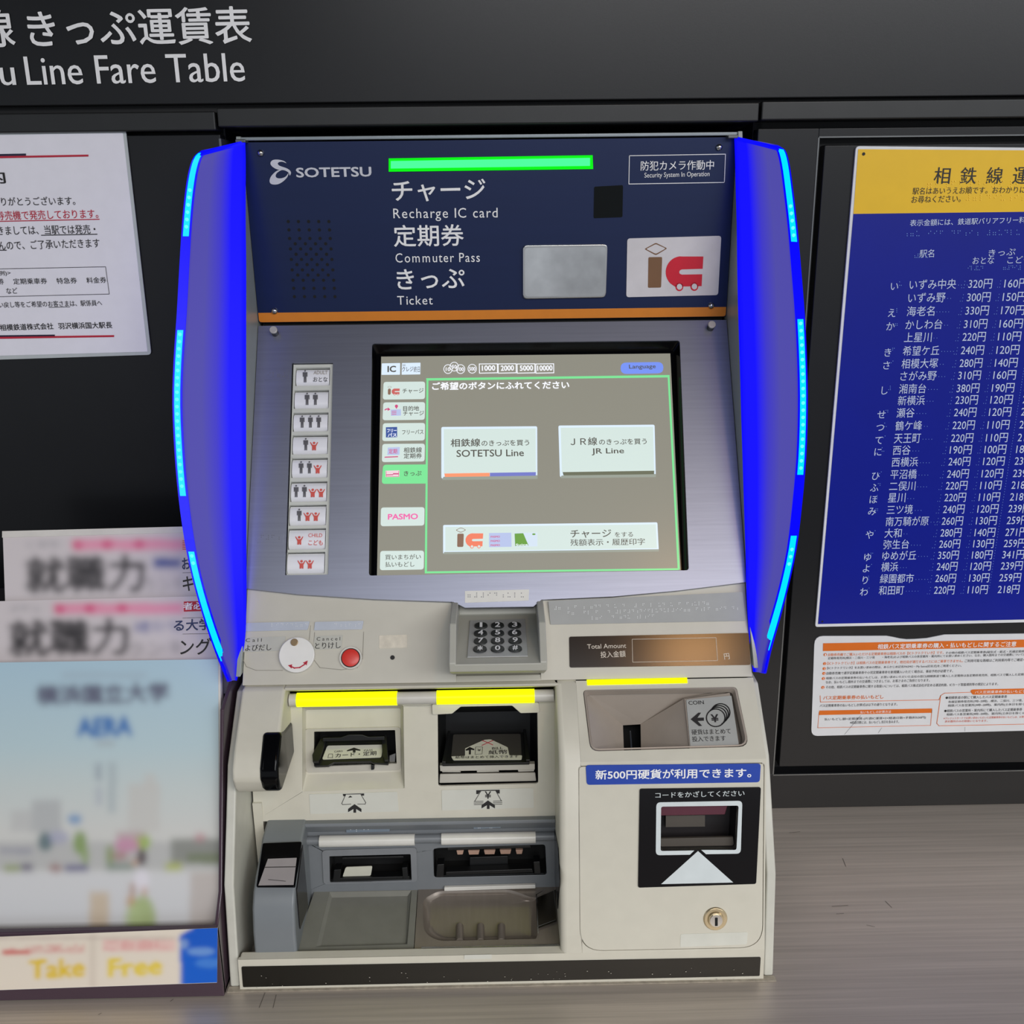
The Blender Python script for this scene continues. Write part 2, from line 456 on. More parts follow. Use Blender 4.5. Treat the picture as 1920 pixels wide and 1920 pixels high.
# ================================================================== BLUE FARE BOARD
bp_ = Plane((0, .003, 0), (1, 0, 0), (0, 0, 1))
fb = thing('fare_board', W(1700, 1172, .003), 'blue and yellow tactile fare board with braille on the right panel', 'fare board')
bw = M('white_board_edge', 'e4e6e8', .3); by = M('yellow_print', 'f2c200', .42, vary=.02); bb = M('blue_print', '001690', .34, spec=.3, vary=.04, vscale=15)
xr = 2160
plate('board', bp_, rnd(bp_.P([(1603, 274), (xr, 279), (xr, 1160), (1527, 1174)]), [.004, 0, 0, .003]), bw, fb, thick=.003, lift=.003, bevel=.0006)
flat('yellow_header', bp_, bp_.P([(1607, 280), (xr, 284), (xr, 394), (1598, 401)]), by, fb, lift=.0034)
flat('blue_field', bp_, bp_.P([(1598, 401), (xr, 394), (xr, 1154), (1532, 1168)]), bb, fb, lift=.0034)
flat('screw_hole', bp_, ell(*bp_.ab(1617, 289), .0016, .0016, 12), groove_m, fb, lift=.0038)
flat('screw_hole', bp_, ell(*bp_.ab(1540, 1163), .0012, .0012, 12), groove_m, fb, lift=.0038)
P = Print(bp_, .0038)
x = 1747
for ch in '相鉄線運賃表': P.text(ch, x, 345, x + 30, 345, 31, .006); x += 49
P.text('駅名はあいうえお順です。', 1708, 365, 1848, 363, 13, 0); P.text('おわかりになりにくい場合は係員に', 1857, 363, 2060, 361, 13, 0)
P.text('お尋ねください。', 1706, 381, 1798, 379, 13, 0)
P.out('header_text', black_ink, fb)
ink = M('pale_blue_ink', 'c9d6f2', .45)
P = Print(bp_, .0038)
P.text('表示金額には、鉄道駅バリアフリー料金(大人10円)', 1703, 426, 1990, 418, 14, .006)
P.text('駅名', 1721, 483, 1748, 482, 15); P.text('きっぷ', 1850, 481, 1900, 478, 13)
P.text('おとな', 1820, 495, 1860, 494, 13); P.text('こども', 1885, 494, 1928, 492, 13)
rows = [('い', 'いずみ中央', 320, 160, 319), ('', 'いずみ野', 300, 150, 299), ('え', '海老名', 330, 170, 325), ('か', 'かしわ台', 310, 160, 308), ('', '上星川', 220, 110, 218), ('き', '希望ケ丘', 240, 120, 239), ('さ', '相模大塚', 280, 140, 279), ('', 'さがみ野', 310, 160, 300), ('し', '湘南台', 380, 190, 375), ('', '新横浜', 230, 120, 228), ('せ', '瀬谷', 240, 120, 239), ('つ', '鶴ケ峰', 220, 110, 218), ('て', '天王町', 220, 110, 218), ('に', '西谷', 190, 100, 188), ('', '西横浜', 240, 120, 239), ('ひ', '平沼橋', 240, 120, 239), ('ふ', '二俣川', 220, 110, 218), ('ほ', '星川', 220, 110, 218), ('み', '三ツ境', 240, 120, 239), ('', '南万騎が原', 260, 130, 259), ('や', '大和', 280, 140, 271), ('', '弥生台', 260, 130, 259), ('ゆ', 'ゆめが丘', 350, 180, 341), ('よ', '横浜', 240, 120, 239), ('り', '緑園都市', 260, 130, 259), ('わ', '和田町', 220, 110, 218)]
ys = [533, 558, 583, 608, 632, 657, 681, 704, 728, 750, 773, 797, 821, 843, 865, 888, 910, 932, 954, 976, 998, 1019, 1040, 1061, 1083, 1105]
braille = Print(bp_, .0040)
rb = random.Random(4)
def cell(x, y, s=3.2):
    k = rb.choice([(1, 2, 4), (1, 4, 5), (2, 3, 5, 6), (1, 3, 6), (2, 4), (3, 4, 5, 6), (1, 2, 3), (5, 6)])
    return [(x + (0 if d < 4 else s), y + ((d - 1) % 3) * s) for d in k]
for (k, nm, a, c, t), y in zip(rows, ys):
    f = (y - 532) / (1104 - 532)
    L = lambda p, q: p + (q - p) * f
    yb = y + L(9, 8)
    if k: P.text(k, L(1665, 1609), yb + 1, em=L(17.5, 16.5), h=L(18, 17), bold=.004)
    x0 = L(1702, 1645); w = L(17.4, 15.6) * len(nm)
    P.text(nm, x0, yb + .5, x0 + w, yb - w * .012, L(18.5, 17), .004)
    for v, xa, wa in ((a, L(1812, 1748), L(44, 38)), (c, L(1879, 1811), L(44, 37)), (t, L(1942, 1867), L(44, 40))):
        P.text('%d円' % v, xa, yb - (xa - 1702) * .010, xa + wa, yb - (xa + wa - 1702) * .010, L(18, 16.5), .004)
    if k: braille.dots(cell(L(1684, 1624), y - 5), .9, 6)
    for d in range(rb.randint(2, 5)): braille.dots([(x0 + w + 5 + d * 5.5, y + 1)], .8, 6)
    braille.dots([(L(1806, 1742), y - 6), (L(1805, 1741), y), (L(1804, 1740), y + 6), (L(1800, 1736), y + 6)], .8, 6)
    braille.dots([(L(1873, 1805), y - 7), (L(1872, 1804), y - 1), (L(1871, 1803), y + 5), (L(1867, 1799), y + 5)], .8, 6)
P.out('fare_entry', ink, fb)
for i in range(20): braille.dots(cell(1694 + i * 11, 434 - i * .14, 4), 1.0, 6) if i not in (3, 7, 13) else None
for i in range(5): braille.dots(cell(1709 + i * 6, 476), .9, 6); braille.dots(cell(1812 + i * 6, 499), .9, 6); braille.dots(cell(1878 + i * 7, 498), .9, 6)
y = 655
while y < 1105:
    f = (y - 655) / 450; braille.dots([(1922 - 71 * f, y)], .8, 6); y += 5
braille.out('braille_dots', M('blue_braille_dots', '6f93e0', .4), fb, kind='stuff')
yb_ = Print(bp_, .0040)
for i in range(12): yb_.dots(cell(1738 + i * 15, 340, 5), 1.3, 6)
for i in range(9): yb_.dots(cell(1810 + i * 13, 366, 4.5), 1.2, 6)
yb_.out('yellow_braille_dots', M('raised_yellow_dots', 'ffd640', .35), fb, kind='stuff')

# ================================================================== ORANGE AND WHITE BUS NOTICE
bn = thing('bus_notice', W(1700, 1378, .003), 'white card with orange headings about bus passes below blue board', 'notice')
card = M('white_notice_card', 'dedfe0', .35, vary=.02); oi = M('orange_ink', 'dd6d12', .45); oi2 = M('orange_red_ink', 'd0502a', .5)
def B(cx, cy): return (1520 + cx / 4.8, 1180 + cy / 4.8)
def BP(*pts): return bp_.P([B(*p) for p in pts])
xe = 3000
outl = rnd([B(32, 58), B(xe, 22), B(xe, 880), B(2, 955)], [16, 0, 0, 12])
ti = [B(680, 55), B(740, 66), B(800, 79), B(860, 86), B(930, 84), B(1040, 76), B(1130, 58), B(1200, 44)]
k = 5
outl = bp_.P(outl[:k] + ti + outl[k:])
plate('card', bp_, outl, card, bn, thick=.0012, lift=.0014)
P = Print(bp_, .0018)
P.poly([B(108, 120), B(xe, 66), B(xe, 135), B(106, 190)])
def btext(P, s, x0, y0, x1, h=27, b=.004): P.text(s, *B(x0, y0), *B(x1, y0 - (x1 - x0) * .0195), h / 4.8, b)
btext(P, '自動券売機でご購入いただける定期乗車券は相鉄バスの【ICトクトクていき】です。', 152, 237, 1190)
btext(P, '【ICトクトクていき】は相鉄バスの定期乗車券です。他社局が運行するバスにはご乗車できません。', 146, 315, 1365)
for i, (x, y) in enumerate(((127, 222), (122, 303), (118, 348), (115, 391), (111, 437), (106, 517))):
    P.dots([B(x, y)], 3.6, 14)
btext(P, 'バス定期乗車券の払いもどし', 108, 629, 650, 36, .012)
P.line([B(82, 592), B(84, 648), B(1150, 628), B(1165, 590), B(1200, 568), B(1440, 560)], 1.2)
P.line([B(1165, 590), B(1130, 840), B(1150, 862), B(2400, 838)], 1.2)
P.poly(rnd([B(1430, 545), B(1450, 535), B(2200, 520), B(2200, 570), B(1450, 582)], 3))
P.poly([B(74, 725), B(1088, 706), B(1086, 745), B(70, 765)])
P.line([B(72, 740), B(60, 880), B(1074, 858), B(1086, 720)], 1.0)
P.out('orange_print', oi, bn)
P = Print(bp_, .0021)
btext(P, '相鉄バス定期乗車券の購入・払いもどしに関するご注意', 595, 172, 1840, 46, .012)
btext(P, '払いもどしの計算方法', 440, 750, 716, 24); btext(P, 'バス定期乗車券の払いもどし箇所', 1470, 572, 2000, 27)
for i, (x, y) in enumerate(((127, 222), (122, 303), (118, 348), (115, 391), (111, 437), (106, 517))):
    P.text(str(i + 1), *B(x - 5, y + 9), *B(x + 5, y + 9), 3.6)
P.out('white_print', white_ink, bn)
P = Print(bp_, .0018)
for s, x0, y0, x1 in (('その他の相鉄バス定期乗車券(磁気式・紙式・共通定期券・各種', 1208, 221, 2000), ('定期券発売所(横浜・二俣川・三ツ境', 150, 270, 570), ('・海老名)および相鉄バスの各営業所・案内所にてお買い求めください。なお、購入箇所までの交通費については', 640, 260, 1930),
        ('ご利用可能な路線はご利用案内等でご確認ください', 1380, 291, 2010), ('【ICトクトクていき】をお買い求めの際は、あらかじめ記名PASMO・My Suica(記名式)をご用意ください。', 144, 358, 1350),
        ('自動券売機で通学定期乗車券や小児定期乗車券を新規購入いただく場合は、事前予約が必要です。', 138, 403, 1275), ('相鉄バスの定期乗車券の払いもどしは、お買い求めいただいた会社の窓口(相模鉄道で購入した定期券は各定期券発売所、相鉄バスで購入した定期券は各', 134, 449, 1990),
        ('なお、払いもどし箇所までの交通費につきましては、お客さまのご負担となります。', 132, 483, 1065), ('その他、相鉄バスの定期乗車券に関する取扱いについては、相鉄バス株式会社が定める運送約款、ICカード取扱規則等の規定によります。', 132, 528, 1680),
        ('バス定期乗車券の払いもどし計算式は以下の通りとなります。', 78, 694, 775), ('払いもどし額=定期運賃-(片道IC運賃×2×経過日数+手数料520円)', 120, 818, 1030), ('※経過日数には、払いもどし当日を含みます。', 350, 846, 790),
        ('●相模鉄道の駅にて購入したバス定期乗車券', 1208, 623, 1760), ('各線定期券発売所(7時~20時)…横浜、二俣川、三ツ境、', 1232, 661, 1900), ('相鉄バス各営業所(9時~20時)、案内所(土休日を除く', 1228, 695, 1915), ('●相鉄バスの営業所・案内所にて購入したバス定期乗車券', 1196, 741, 1896), ('相鉄バス各営業所(9時~20時)、案内所(土休日を除く10', 1216, 775, 1920)):
    btext(P, s, x0, y0, x1, 26, .002)
P.line([B(445, 770), B(300, 940)], .5); P.line([B(635, 880), B(605, 925)], .5); P.line([B(1383, 872), B(1382, 912)], .4)
P.out('black_print', black_ink, bn)
P = Print(bp_, .0018)
btext(P, '※クレジットカードでお買い求めいただいた定期乗車券の払いもどしは、お買い', 1190, 805, 1930, 20); btext(P, '求め箇所のみの取扱いとなります。', 1200, 833, 1585, 20)
P.out('red_print', oi2, bn)

# ================================================================== TICKET MACHINE
tm = thing('ticket_machine', (XC, -.1, CZ), 'large ticket vending machine with touch screen and glowing blue side wings', 'ticket machine')
def XE(px, p): return XA(px, p[0], p[1])
# inner body filling (behind the panels)
def off(p, dy): return (p[0] + dy, p[1])
core = MB().prism([(.20, TOP[1] - .01), off((TOP[0], TOP[1] - .006), .012), off(MID, .012), off(BRK, .045), (C3[0] + .055, C3[1]), (-.10, PA[1] - .02), (-.10, CZ + .002), (.20, CZ + .002)], XL + .002, XR - .002)
core.out('inner_casing', M('dark_casing', '2a2a2a', .6), tm)
MB().prism([(TOP[0] - .001, TOP[1]), (TOP[0] - .001, TOP[1] + .0035), (.2, TOP[1] + .0035), (.2, TOP[1])], XL - .001, XR + .001).out('top_plate', M('pale_steel_edge', '8f979b', .3, metal=.5), tm, bevel=.0008)
# side plates (upper): concave behind, straight front edge
front = [(.006, TOP[1] + .004), pz(-.054, 601), (-.140, Zc(1130, -.140)), (-.155, Zc(1190, -.155)), (C3[0] - .002, C3[1] + .01)]
for sx, px0, px1, nm, mt in ((-1, 460, 0, 'left', cheek_m), (1, 1378, 0, 'right', cheek_m)):
    x = XL if sx < 0 else XR
    MB().prism([(.20, TOP[1] + .003)] + front + [(.20, C3[1])], x, x + sx * .0045).out('side_plate', mt, tm, bevel=.0006)
# lower side plates
lowp = [pz(-.159, 1287), pz(-.214, 1425), pz(-.262, 1650), (-.276, CZ)]
for sx in (-1, 1):
    x = XL if sx < 0 else XR
    MB().prism([(.012, lowp[0][1])] + lowp + [(.012, CZ)], x + sx * .0008, x + sx * .0100).out('base_side_plate', M('pale_side_plate', 'c9c8bc', .4), tm, bevel=.002)

# ---------------------------------------------------------------- header panel
hp = plate('header_panel', H, rnd([(XL + .0006, H.ab(930, 262)[1]), (XR - .0006, H.ab(930, 262)[1]), (XR - .0006, .0012), (XL + .0006, .0012)], [0, 0, .003, .003]), navy, tm, thick=.003, lift=0)
b_or = H.ab(930, 581)[1]
flat('orange_stripe', H, rnd([(XL + .0010, b_or), (XR - .0010, b_or), (XR - .0010, .0014), (XL + .0010, .0014)], [0, 0, .003, .003]), orange, hp, lift=.0003)
P = Print(H, .0006)
def HL(cx, cy): return (495 + cx / 9.143, 290 + cy / 9.143)
up = catmull([(388, 146), (350, 112), (280, 90), (200, 84), (140, 100), (112, 145), (130, 190), (180, 230), (240, 255), (300, 263), (350, 268), (400, 290), (430, 320), (440, 358)], 3) + catmull([(452, 350), (465, 310), (445, 270), (400, 238), (340, 215), (280, 195), (245, 170), (240, 145), (270, 125), (320, 122), (370, 140)], 3)
P.poly([HL(*p) for p in up])
lo = catmull([(318, 262), (260, 262), (190, 300), (125, 370), (98, 440), (115, 495), (180, 513), (260, 500), (340, 450), (400, 385), (424, 322)], 3) + catmull([(415, 322), (380, 370), (320, 400), (250, 406), (208, 385), (205, 345), (235, 305), (280, 275)], 3)
P.poly([HL(*p) for p in lo])
P.text('SOTETSU', 556, 333, 697, 331, 18.5, .022)
P.out('logo', M('pale_metal_ink', 'd2d4dc', .4), hp)
P = Print(H, .0006)
P.text('チャージ', 736, 379, 911, 375, 40, .012)
P.text('定期券', 739, 463, 870, 461, 41, .010)
P.text('きっぷ', 745, 543, 872, 540, 38, .010)
def spaced(P, s, x0, y, x1, h, yslope=-.008, b=.004):
    n = len(s); v, _ = glyphs(s); tot = max(p[0] for p in v)
    for i, ch in enumerate(s):
        if ch == ' ': continue
        gv, _ = glyphs(ch, b); pre = glyphs(s[:i + 1])[0]
        g0 = max(p[0] for p in pre) - (max(p[0] for p in gv) - min(p[0] for p in gv))
        hh = (max(p[1] for p in gv) - min(p[1] for p in gv)); lo_ = min(p[1] for p in gv)
        px0 = x0 + (x1 - x0) * g0 / tot; wv = (max(p[0] for p in gv) - min(p[0] for p in gv)) / tot * (x1 - x0) * .84
        sc = h / .73
        P.text(ch, px0, y + yslope * (px0 - x0) - lo_ * sc, px0 + wv, y + yslope * (px0 + wv - x0) - lo_ * sc, hh * sc, b)
spaced(P, 'Recharge IC card', 736, 409, 935, 19)
spaced(P, 'Commuter Pass', 741, 492, 901, 18)
spaced(P, 'Ticket', 745, 571, 813, 17)
P.text('防犯カメラ作動中', 1201, 320, 1338, 318, 18, .006)
P.text('Security System In Operation', 1208, 336, 1330, 333, 12, .004)
P.line([(1180, 292), (1360, 289), (1358, 342), (1179, 345)], 1.3, closed=True)
P.out('lettering', white_ink, hp)
green = E('green_indicator_light', '25ff5a', 1.25, base=.1)
lamp = MB().slab(H, H.P([(729, 297), (1111, 291), (1112, 317), (729, 322)]), .002, (), .0012).out('indicator_light', E('green_lens_rim', '00f010', 1.0, base=.1), hp)
flat('indicator_glow', H, H.P([(733, 302), (1106, 296), (1106, 311), (733, 316)]), E('mint_led_core', '46fa90', 1.2, base=.1), hp, lift=.0014)
# speaker perforations
holes = Print(H, .0004)
for i, cy in enumerate((779, 831, 884, 917, 949, 982, 1014, 1046, 1079, 1111, 1143, 1193, 1245)):
    x0 = 730 + (cy - 779) * (38 / 466); o4 = i in (3, 5, 7, 9)
    for k in range(4 if o4 else 5):
        cx = x0 + 63 * k + (32 if o4 else 0)
        holes.dots([(320 + cx / 3.31, 180 + cy / 3.31)], 3.1, 10)
holes.out('speaker_perforations', black_m, hp, kind='stuff')
# camera window, mirror, IC card sign
plate('camera_window', H, rnd(H.P([(1114, 350), (1168, 347), (1167, 407), (1113, 409)]), .0015), M('dark_window', '060a09', .12, spec=.2), hp, thick=.002, lift=.0008)
mirror = plate('mirror', H, rnd(H.P([(980, 459), (1139, 457), (1136, 557), (980, 560)]), .005), chrome, hp, thick=.004, lift=.004, bevel=.001)
mg = M('mirror_glass', 'd8d8d6', .22, metal=1, vary=.35, vscale=14); flat('mirror_glass', H, rnd(H.P([(984, 464), (1135, 462), (1133, 553), (984, 555)]), .004), mg, mirror, lift=.0042)  # blotchy tone in the mirror colour stands in for blurred dark reflections
ic = plate('card_sign', H, rnd(H.P([(1176, 447), (1352, 442), (1346, 553), (1174, 557)]), .003), M('white_sign_plate', 'd8d4d6', .35), hp, thick=.002, lift=.0012)
def IC(cx, cy): return (950 + cx / 4.571, 440 + cy / 4.571)
def ic_logo(pl, lift, F, parent, brown, red, white):
    P = Print(pl, lift)
    P.poly(rnd([F(1213, 192), F(1331, 190), F(1322, 452), F(1209, 454)], 2.5))
    P.poly(rnd([F(1178, 122), F(1277, 68), F(1376, 117), F(1277, 176)], 3), [rnd([F(1193, 122), F(1277, 79), F(1362, 117), F(1277, 164)], 3)])
    P.out('brown_mark', brown, parent)
    P = Print(pl, lift)
    o = [(1684, 184)] + ell(1490, 320, 130, 134, 16, -90, -270)[0:1] + [(1490 + 130 * math.cos(math.radians(a)), 320 + 134 * math.sin(math.radians(a))) for a in range(-105, -230, -12)]
    o = [(1684, 186), (1500, 186)] + [(1495 + 134 * math.cos(math.radians(a)), 320 + 136 * math.sin(math.radians(a))) for a in range(-96, -236, -10)] + [(1440, 444), (1669, 440), (1674, 338), (1500, 341), (1481, 333), (1477, 318), (1484, 304), (1500, 297), (1678, 291)]
    P.poly([F(*p) for p in o])
    P.poly([F(*p) for p in ell(1478, 446, 34, 37, 20)]); P.poly([F(*p) for p in ell(1606, 444, 34, 37, 20)])
    P.out('red_mark', red, parent)
    P = Print(pl, lift + .0002)
    P.poly([F(*p) for p in ell(1479, 445, 23, 25, 20)]); P.poly([F(*p) for p in ell(1607, 443, 23, 25, 20)])
    P.out('white_mark', white, parent)
ic_logo(H, .0014, IC, ic, M('brown_ink', '7b5636', .5), M('red_mark_ink', 'd4002a', .45), MATS['white_sign_plate'])
for x, y in ((489, 287), (1348, 276), (515, 583), (1333, 573)):
    MB().disc(H, H.ab(x, y), .0034, .0012, 0, 20, dome=.0026).out('screw', chrome, hp, smooth=True)

# ---------------------------------------------------------------- screen panel
yl = lambda x: 1105 + 0
curve = [(452, 1104), (560, 1115), (700, 1124), (850, 1129), (872, 1140), (1000, 1138), (1015, 1125), (1150, 1119), (1270, 1108), (1400, 1092)]
def clampx(p): return (min(max(p[0], XL + .0006), XR - .0006), p[1])
bt = S.ab(930, 607)[1]
scr_hole = rnd(S.P([(698, 646), (1274, 640), (1291, 1070), (692, 1080)]), .003)
btn_hole = rnd(S.P([(548, 682), (625, 681), (616, 1078), (535, 1079)]), .0012)
low = [clampx(p) for p in S.P(curve)]
sp = plate('screen_panel', S, [(XR - .0006, bt), (XL + .0006, bt)] + low, brushed, tm, thick=.010, holes=[scr_hole, btn_hole], lift=.002)
for x, y in ((517, 627), (1331, 617)):
    kn = MB().disc(S, S.ab(x, y), .0036, .0075, .002, 20).out('stand_off_knob', matt_black, tm)
    MB().disc(S, S.ab(x, y), .0040, .0025, .0096, 20).out('knob_cap', M('knob_cap_steel', 'c8c4ba', .45, metal=.5), kn, bevel=.0005)
for q in ([(498, 697), (542, 696), (541, 713), (497, 714)], [(485, 1001), (533, 1000), (531, 1018), (483, 1019)], [(872, 1109), (992, 1106), (991, 1127), (872, 1131)]):
    s_ = plate('braille_plate', S, S.P(q), (brushed if q[0][0] < 800 else M('cream_braille_film', 'dcdad2', .3)), tm, thick=.0006, lift=.0026)
    d = Print(S, .0028); n = 4 if q[0][0] < 800 else 9
    for i in range(n): d.dots(cell(q[0][0] + 6 + i * (q[1][0] - q[0][0] - 8) / n, q[0][1] + 4, 3.5), 1.0, 6)
    d.out('braille_dots', M('dark_braille', '6f7078', .5), s_, kind='stuff')
# bezel and display
bez = MB()
bez.loft([[S.w(p, -.0005) for p in scr_hole], [S.w(p, -.010) for p in rnd(S.P([(704, 656), (1266, 650), (1282, 1069), (699, 1079)]), .003)]], cap1=True)
bz = bez.out('bezel', gloss_black, tm)
ds = plate('display', S, S.P([(713, 663), (1259, 657), (1279, 1066), (705, 1076)]), E('display_background', '8e8c80', .82, rough=.22, base=.35), tm, thick=.001, lift=-.008)
def Sx(cx, cy): return (680 + cx / 3.0, 620 + cy / 3.0)
LS = -.0076
pale = E('display_pale_button', 'd6e6e0', .82, rough=.22); palehi = E('display_button_edge', 'd4e4f4', .95, rough=.22); shadowc = E('display_button_lower_edge', 'a4ab9f', .7, rough=.22)
grn = E('display_green', '80e89a', .82, rough=.22); gtxt = E('display_grey_text', '6c6a62', .5, rough=.22); wtxt = E('display_white_text', 'f2f5ff', 1.0, rough=.22)
def dpoly(name, pts, mat, lift=LS, r=0, parent=None):
    q = S.P([Sx(*p) for p in pts])
    if r: q = rnd(q, r * .00018)
    return flat(name, S, q, mat, parent or ds, lift=lift)
P = Print(S, LS)
for a, b in (((356, 258), (346, 1356)), ((1722, 245), (1779, 1335))):
    P.poly([Sx(a[0], a[1]), Sx(a[0] + 11, a[1]), Sx(b[0] + 12, b[1]), Sx(b[0], b[1])])
P.poly([Sx(354, 252), Sx(1733, 234), Sx(1733, 247), Sx(356, 265)])
P.poly([Sx(346, 1346), Sx(1785, 1328), Sx(1786, 1338), Sx(346, 1357)])
P.poly(rnd([Sx(110, 742), Sx(356, 740), Sx(352, 848), Sx(102, 850)], [6, 0, 0, 6]))
P.out('green_frame', grn, ds)
btns = [[(113, 273), (348, 271), (347, 370), (108, 373)], [(111, 389), (348, 387), (346, 487), (107, 490)], [(109, 507), (348, 505), (346, 604), (105, 608)], [(106, 624), (347, 622), (345, 723), (103, 727)], [(98, 984), (345, 982), (343, 1086), (96, 1090)], [(94, 1230), (342, 1228), (340, 1335), (91, 1339)], [(103, 168), (207, 166), (206, 232), (101, 233)], [(217, 166), (322, 164), (321, 230), (215, 232)]]
for i, q in enumerate(btns):
    dpoly('screen_button', q, pale if i < 6 else palehi, r=16 if i < 6 else 3)
dpoly('screen_button', [(1455, 164), (1697, 160), (1698, 224), (1456, 228)], E('display_blue', '7c98f8', .8, rough=.22), r=60)
dpoly('screen_button', [(440, 528), (983, 524), (984, 812), (440, 820)], palehi, r=10); dpoly('screen_button', [(1103, 520), (1648, 515), (1655, 805), (1112, 812)], palehi, r=10)
dpoly('screen_button', [(450, 1083), (1664, 1068), (1672, 1228), (450, 1246)], palehi, r=8)
dpoly('screen_button_lower_edge', [(452, 810), (984, 801), (985, 822), (444, 828)], shadowc, LS + .0001, r=4); dpoly('screen_button_lower_edge', [(1120, 803), (1656, 794), (1655, 812), (1115, 818)], shadowc, LS + .0001, r=4)
dpoly('screen_button_lower_edge', [(456, 1236), (1672, 1220), (1672, 1233), (452, 1248)], shadowc, LS + .0001)
dpoly('screen_button_face', [(453, 540), (975, 536), (976, 788), (455, 794)], pale, LS + .0002); dpoly('screen_button_face', [(1116, 532), (1640, 527), (1646, 780), (1122, 785)], pale, LS + .0002)
dpoly('screen_button_face', [(462, 1094), (1655, 1079), (1662, 1216), (462, 1232)], pale, LS + .0002)
dpoly('orange_bar', [(457, 792), (714, 788), (714, 808), (460, 811)], E('display_orange', 'ff9a72', .85), LS + .0003)
dpoly('blue_bar', [(715, 788), (976, 784), (975, 804), (715, 808)], E('display_violet', '7a80cc', .8), LS + .0003)
dpoly('olive_bar', [(1127, 784), (1646, 776), (1645, 796), (1132, 803)], E('display_olive', '777a66', .7), LS + .0003)
def st(P, s, x0, y0, x1, y1, h, b=.01): P.text(s, *Sx(x0, y0), *Sx(x1, y1), h / 3.0, b)
P = Print(S, LS + .0004)
st(P, 'ご希望のボタンにふれてください', 388, 320, 1165, 312, 44, .022)
for s, x0, x1 in (('1000', 670, 746), ('2000', 777, 852), ('5000', 885, 960), ('10000', 984, 1070)):
    st(P, s, x0, 211, x1, 209, 30, .02)
for x0, x1 in ((655, 757), (762, 863), (869, 969), (975, 1076)):
    P.line([Sx(x0, 172), Sx(x1, 171), Sx(x1 + 1, 222), Sx(x0 + 1, 224)], 1.4, closed=True)
for s, x, y in (('10', 478, 201), ('50', 513, 187), ('100', 549, 201), ('500', 615, 199)):
    P.line([Sx(*p) for p in ell(x, y, 24, 25, 18)], 1.1, closed=True)
    st(P, s, x - 5 * len(s) - 3, y + 11, x + 5 * len(s) + 3, y + 11, 21, .014)
P.out('white_text', wtxt, ds)
P = Print(S, LS + .0004)
st(P, 'IC', 135, 219, 184, 218, 36, .03)
st(P, 'クレジ', 218, 216, 282, 214, 28, .012); st(P, '終日', 284, 220, 319, 219, 34, .006); st(P, '対応', 221, 186, 238, 185, 12)
st(P, 'チャージ', 220, 339, 340, 336, 27, .012)
st(P, '目的地', 224, 438, 314, 437, 28, .012); st(P, 'チャージ', 224, 466, 342, 464, 27, .012)
st(P, 'フリーパス', 218, 571, 339, 569, 26, .012)
st(P, '相鉄線', 227, 676, 330, 674, 32, .012); st(P, '定期券', 227, 708, 330, 706, 30, .012)
st(P, 'きっぷ', 228, 806, 328, 804, 28, .012)
st(P, '買いまちがい', 122, 1281, 324, 1278, 30, .008); st(P, '払いもどし', 122, 1322, 288, 1320, 30, .008)
st(P, '相鉄線', 493, 642, 661, 639, 46, .014); st(P, 'のきっぷを買う', 668, 638, 938, 634, 33, .010); st(P, 'SOTETSU Line', 526, 699, 908, 694, 40, .012)
st(P, 'ＪＲ線', 1172, 635, 1324, 632, 46, .012); st(P, 'のきっぷを買う', 1334, 631, 1604, 627, 33, .010); st(P, 'JR Line', 1292, 690, 1476, 687, 40, .012)
st(P, 'チャージ', 1172, 1157, 1404, 1154, 46, .010); st(P, 'をする', 1423, 1152, 1526, 1150, 28, .008)
st(P, '残額表示・履歴印字', 1172, 1202, 1594, 1196, 38, .008)
st(P, 'Language', 1504, 206, 1655, 203, 30, .012)
P.out('grey_text', gtxt, ds)
P = Print(S, LS + .0004); st(P, 'PASMO', 137, 1054, 308, 1051, 33, .03); P.out('pink_text', E('display_pink', 'ee6fae', .85), ds)
fr = E('display_coral', 'f08468', .85); bn_ = E('display_brown', '957562', .7)
ic_logo(S, LS + .0004, lambda x, y: Sx(520 + (x - 1178) * .311, 1097 + (y - 68) * .288), ds, bn_, fr, pale)
ic_logo(S, LS + .0004, lambda x, y: Sx(133 + (x - 1178) * .142, 296 + (y - 68) * .13), ds, bn_, E('display_red', 'cf6a66', .8), pale)
# little card and ticket pictures
dpoly('card_picture', [(710, 1129), (836, 1127), (838, 1207), (710, 1209)], E('display_lilac', 'bcc8ec', .8), LS + .0003)
dpoly('card_picture', [(853, 1128), (984, 1126), (984, 1204), (856, 1207)], E('display_ice', 'd4e2f0', .85), LS + .0003)
dpoly('card_picture', [(855, 1132), (904, 1130), (934, 1200), (858, 1203)], E('display_leaf', '74a84c', .75), LS + .0004)
dpoly('card_picture', [(153, 430), (211, 428), (212, 464), (155, 466)], MATS['display_lilac'], LS + .0003)
dpoly('card_picture', [(126, 530), (190, 528), (190, 586), (126, 588)], E('display_indigo', '4c64a8', .7), LS + .0003)
dpoly('card_picture', [(137, 645), (205, 642), (203, 686), (134, 688)], MATS['display_lilac'], LS + .0003)
dpoly('card_picture', [(124, 776), (203, 774), (202, 811), (124, 812)], E('display_rose', 'f0d4dc', .85), LS + .0003)
P = Print(S, LS + .0005)
for k in range(3): st(P, '■■PASMO'[k != 0 and 2 or 0:] if False else 'PASMO', 720, 1156 + k * 24, 772, 1155 + k * 24, 11, .02)
P.line([Sx(122, 432), Sx(128, 428), Sx(140, 427)], 2.2); P.poly([Sx(137, 418), Sx(152, 430), Sx(136, 438)])
for k in range(3): P.line([Sx(160, 440 + k * 9), Sx(184, 439 + k * 9)], 1.2)
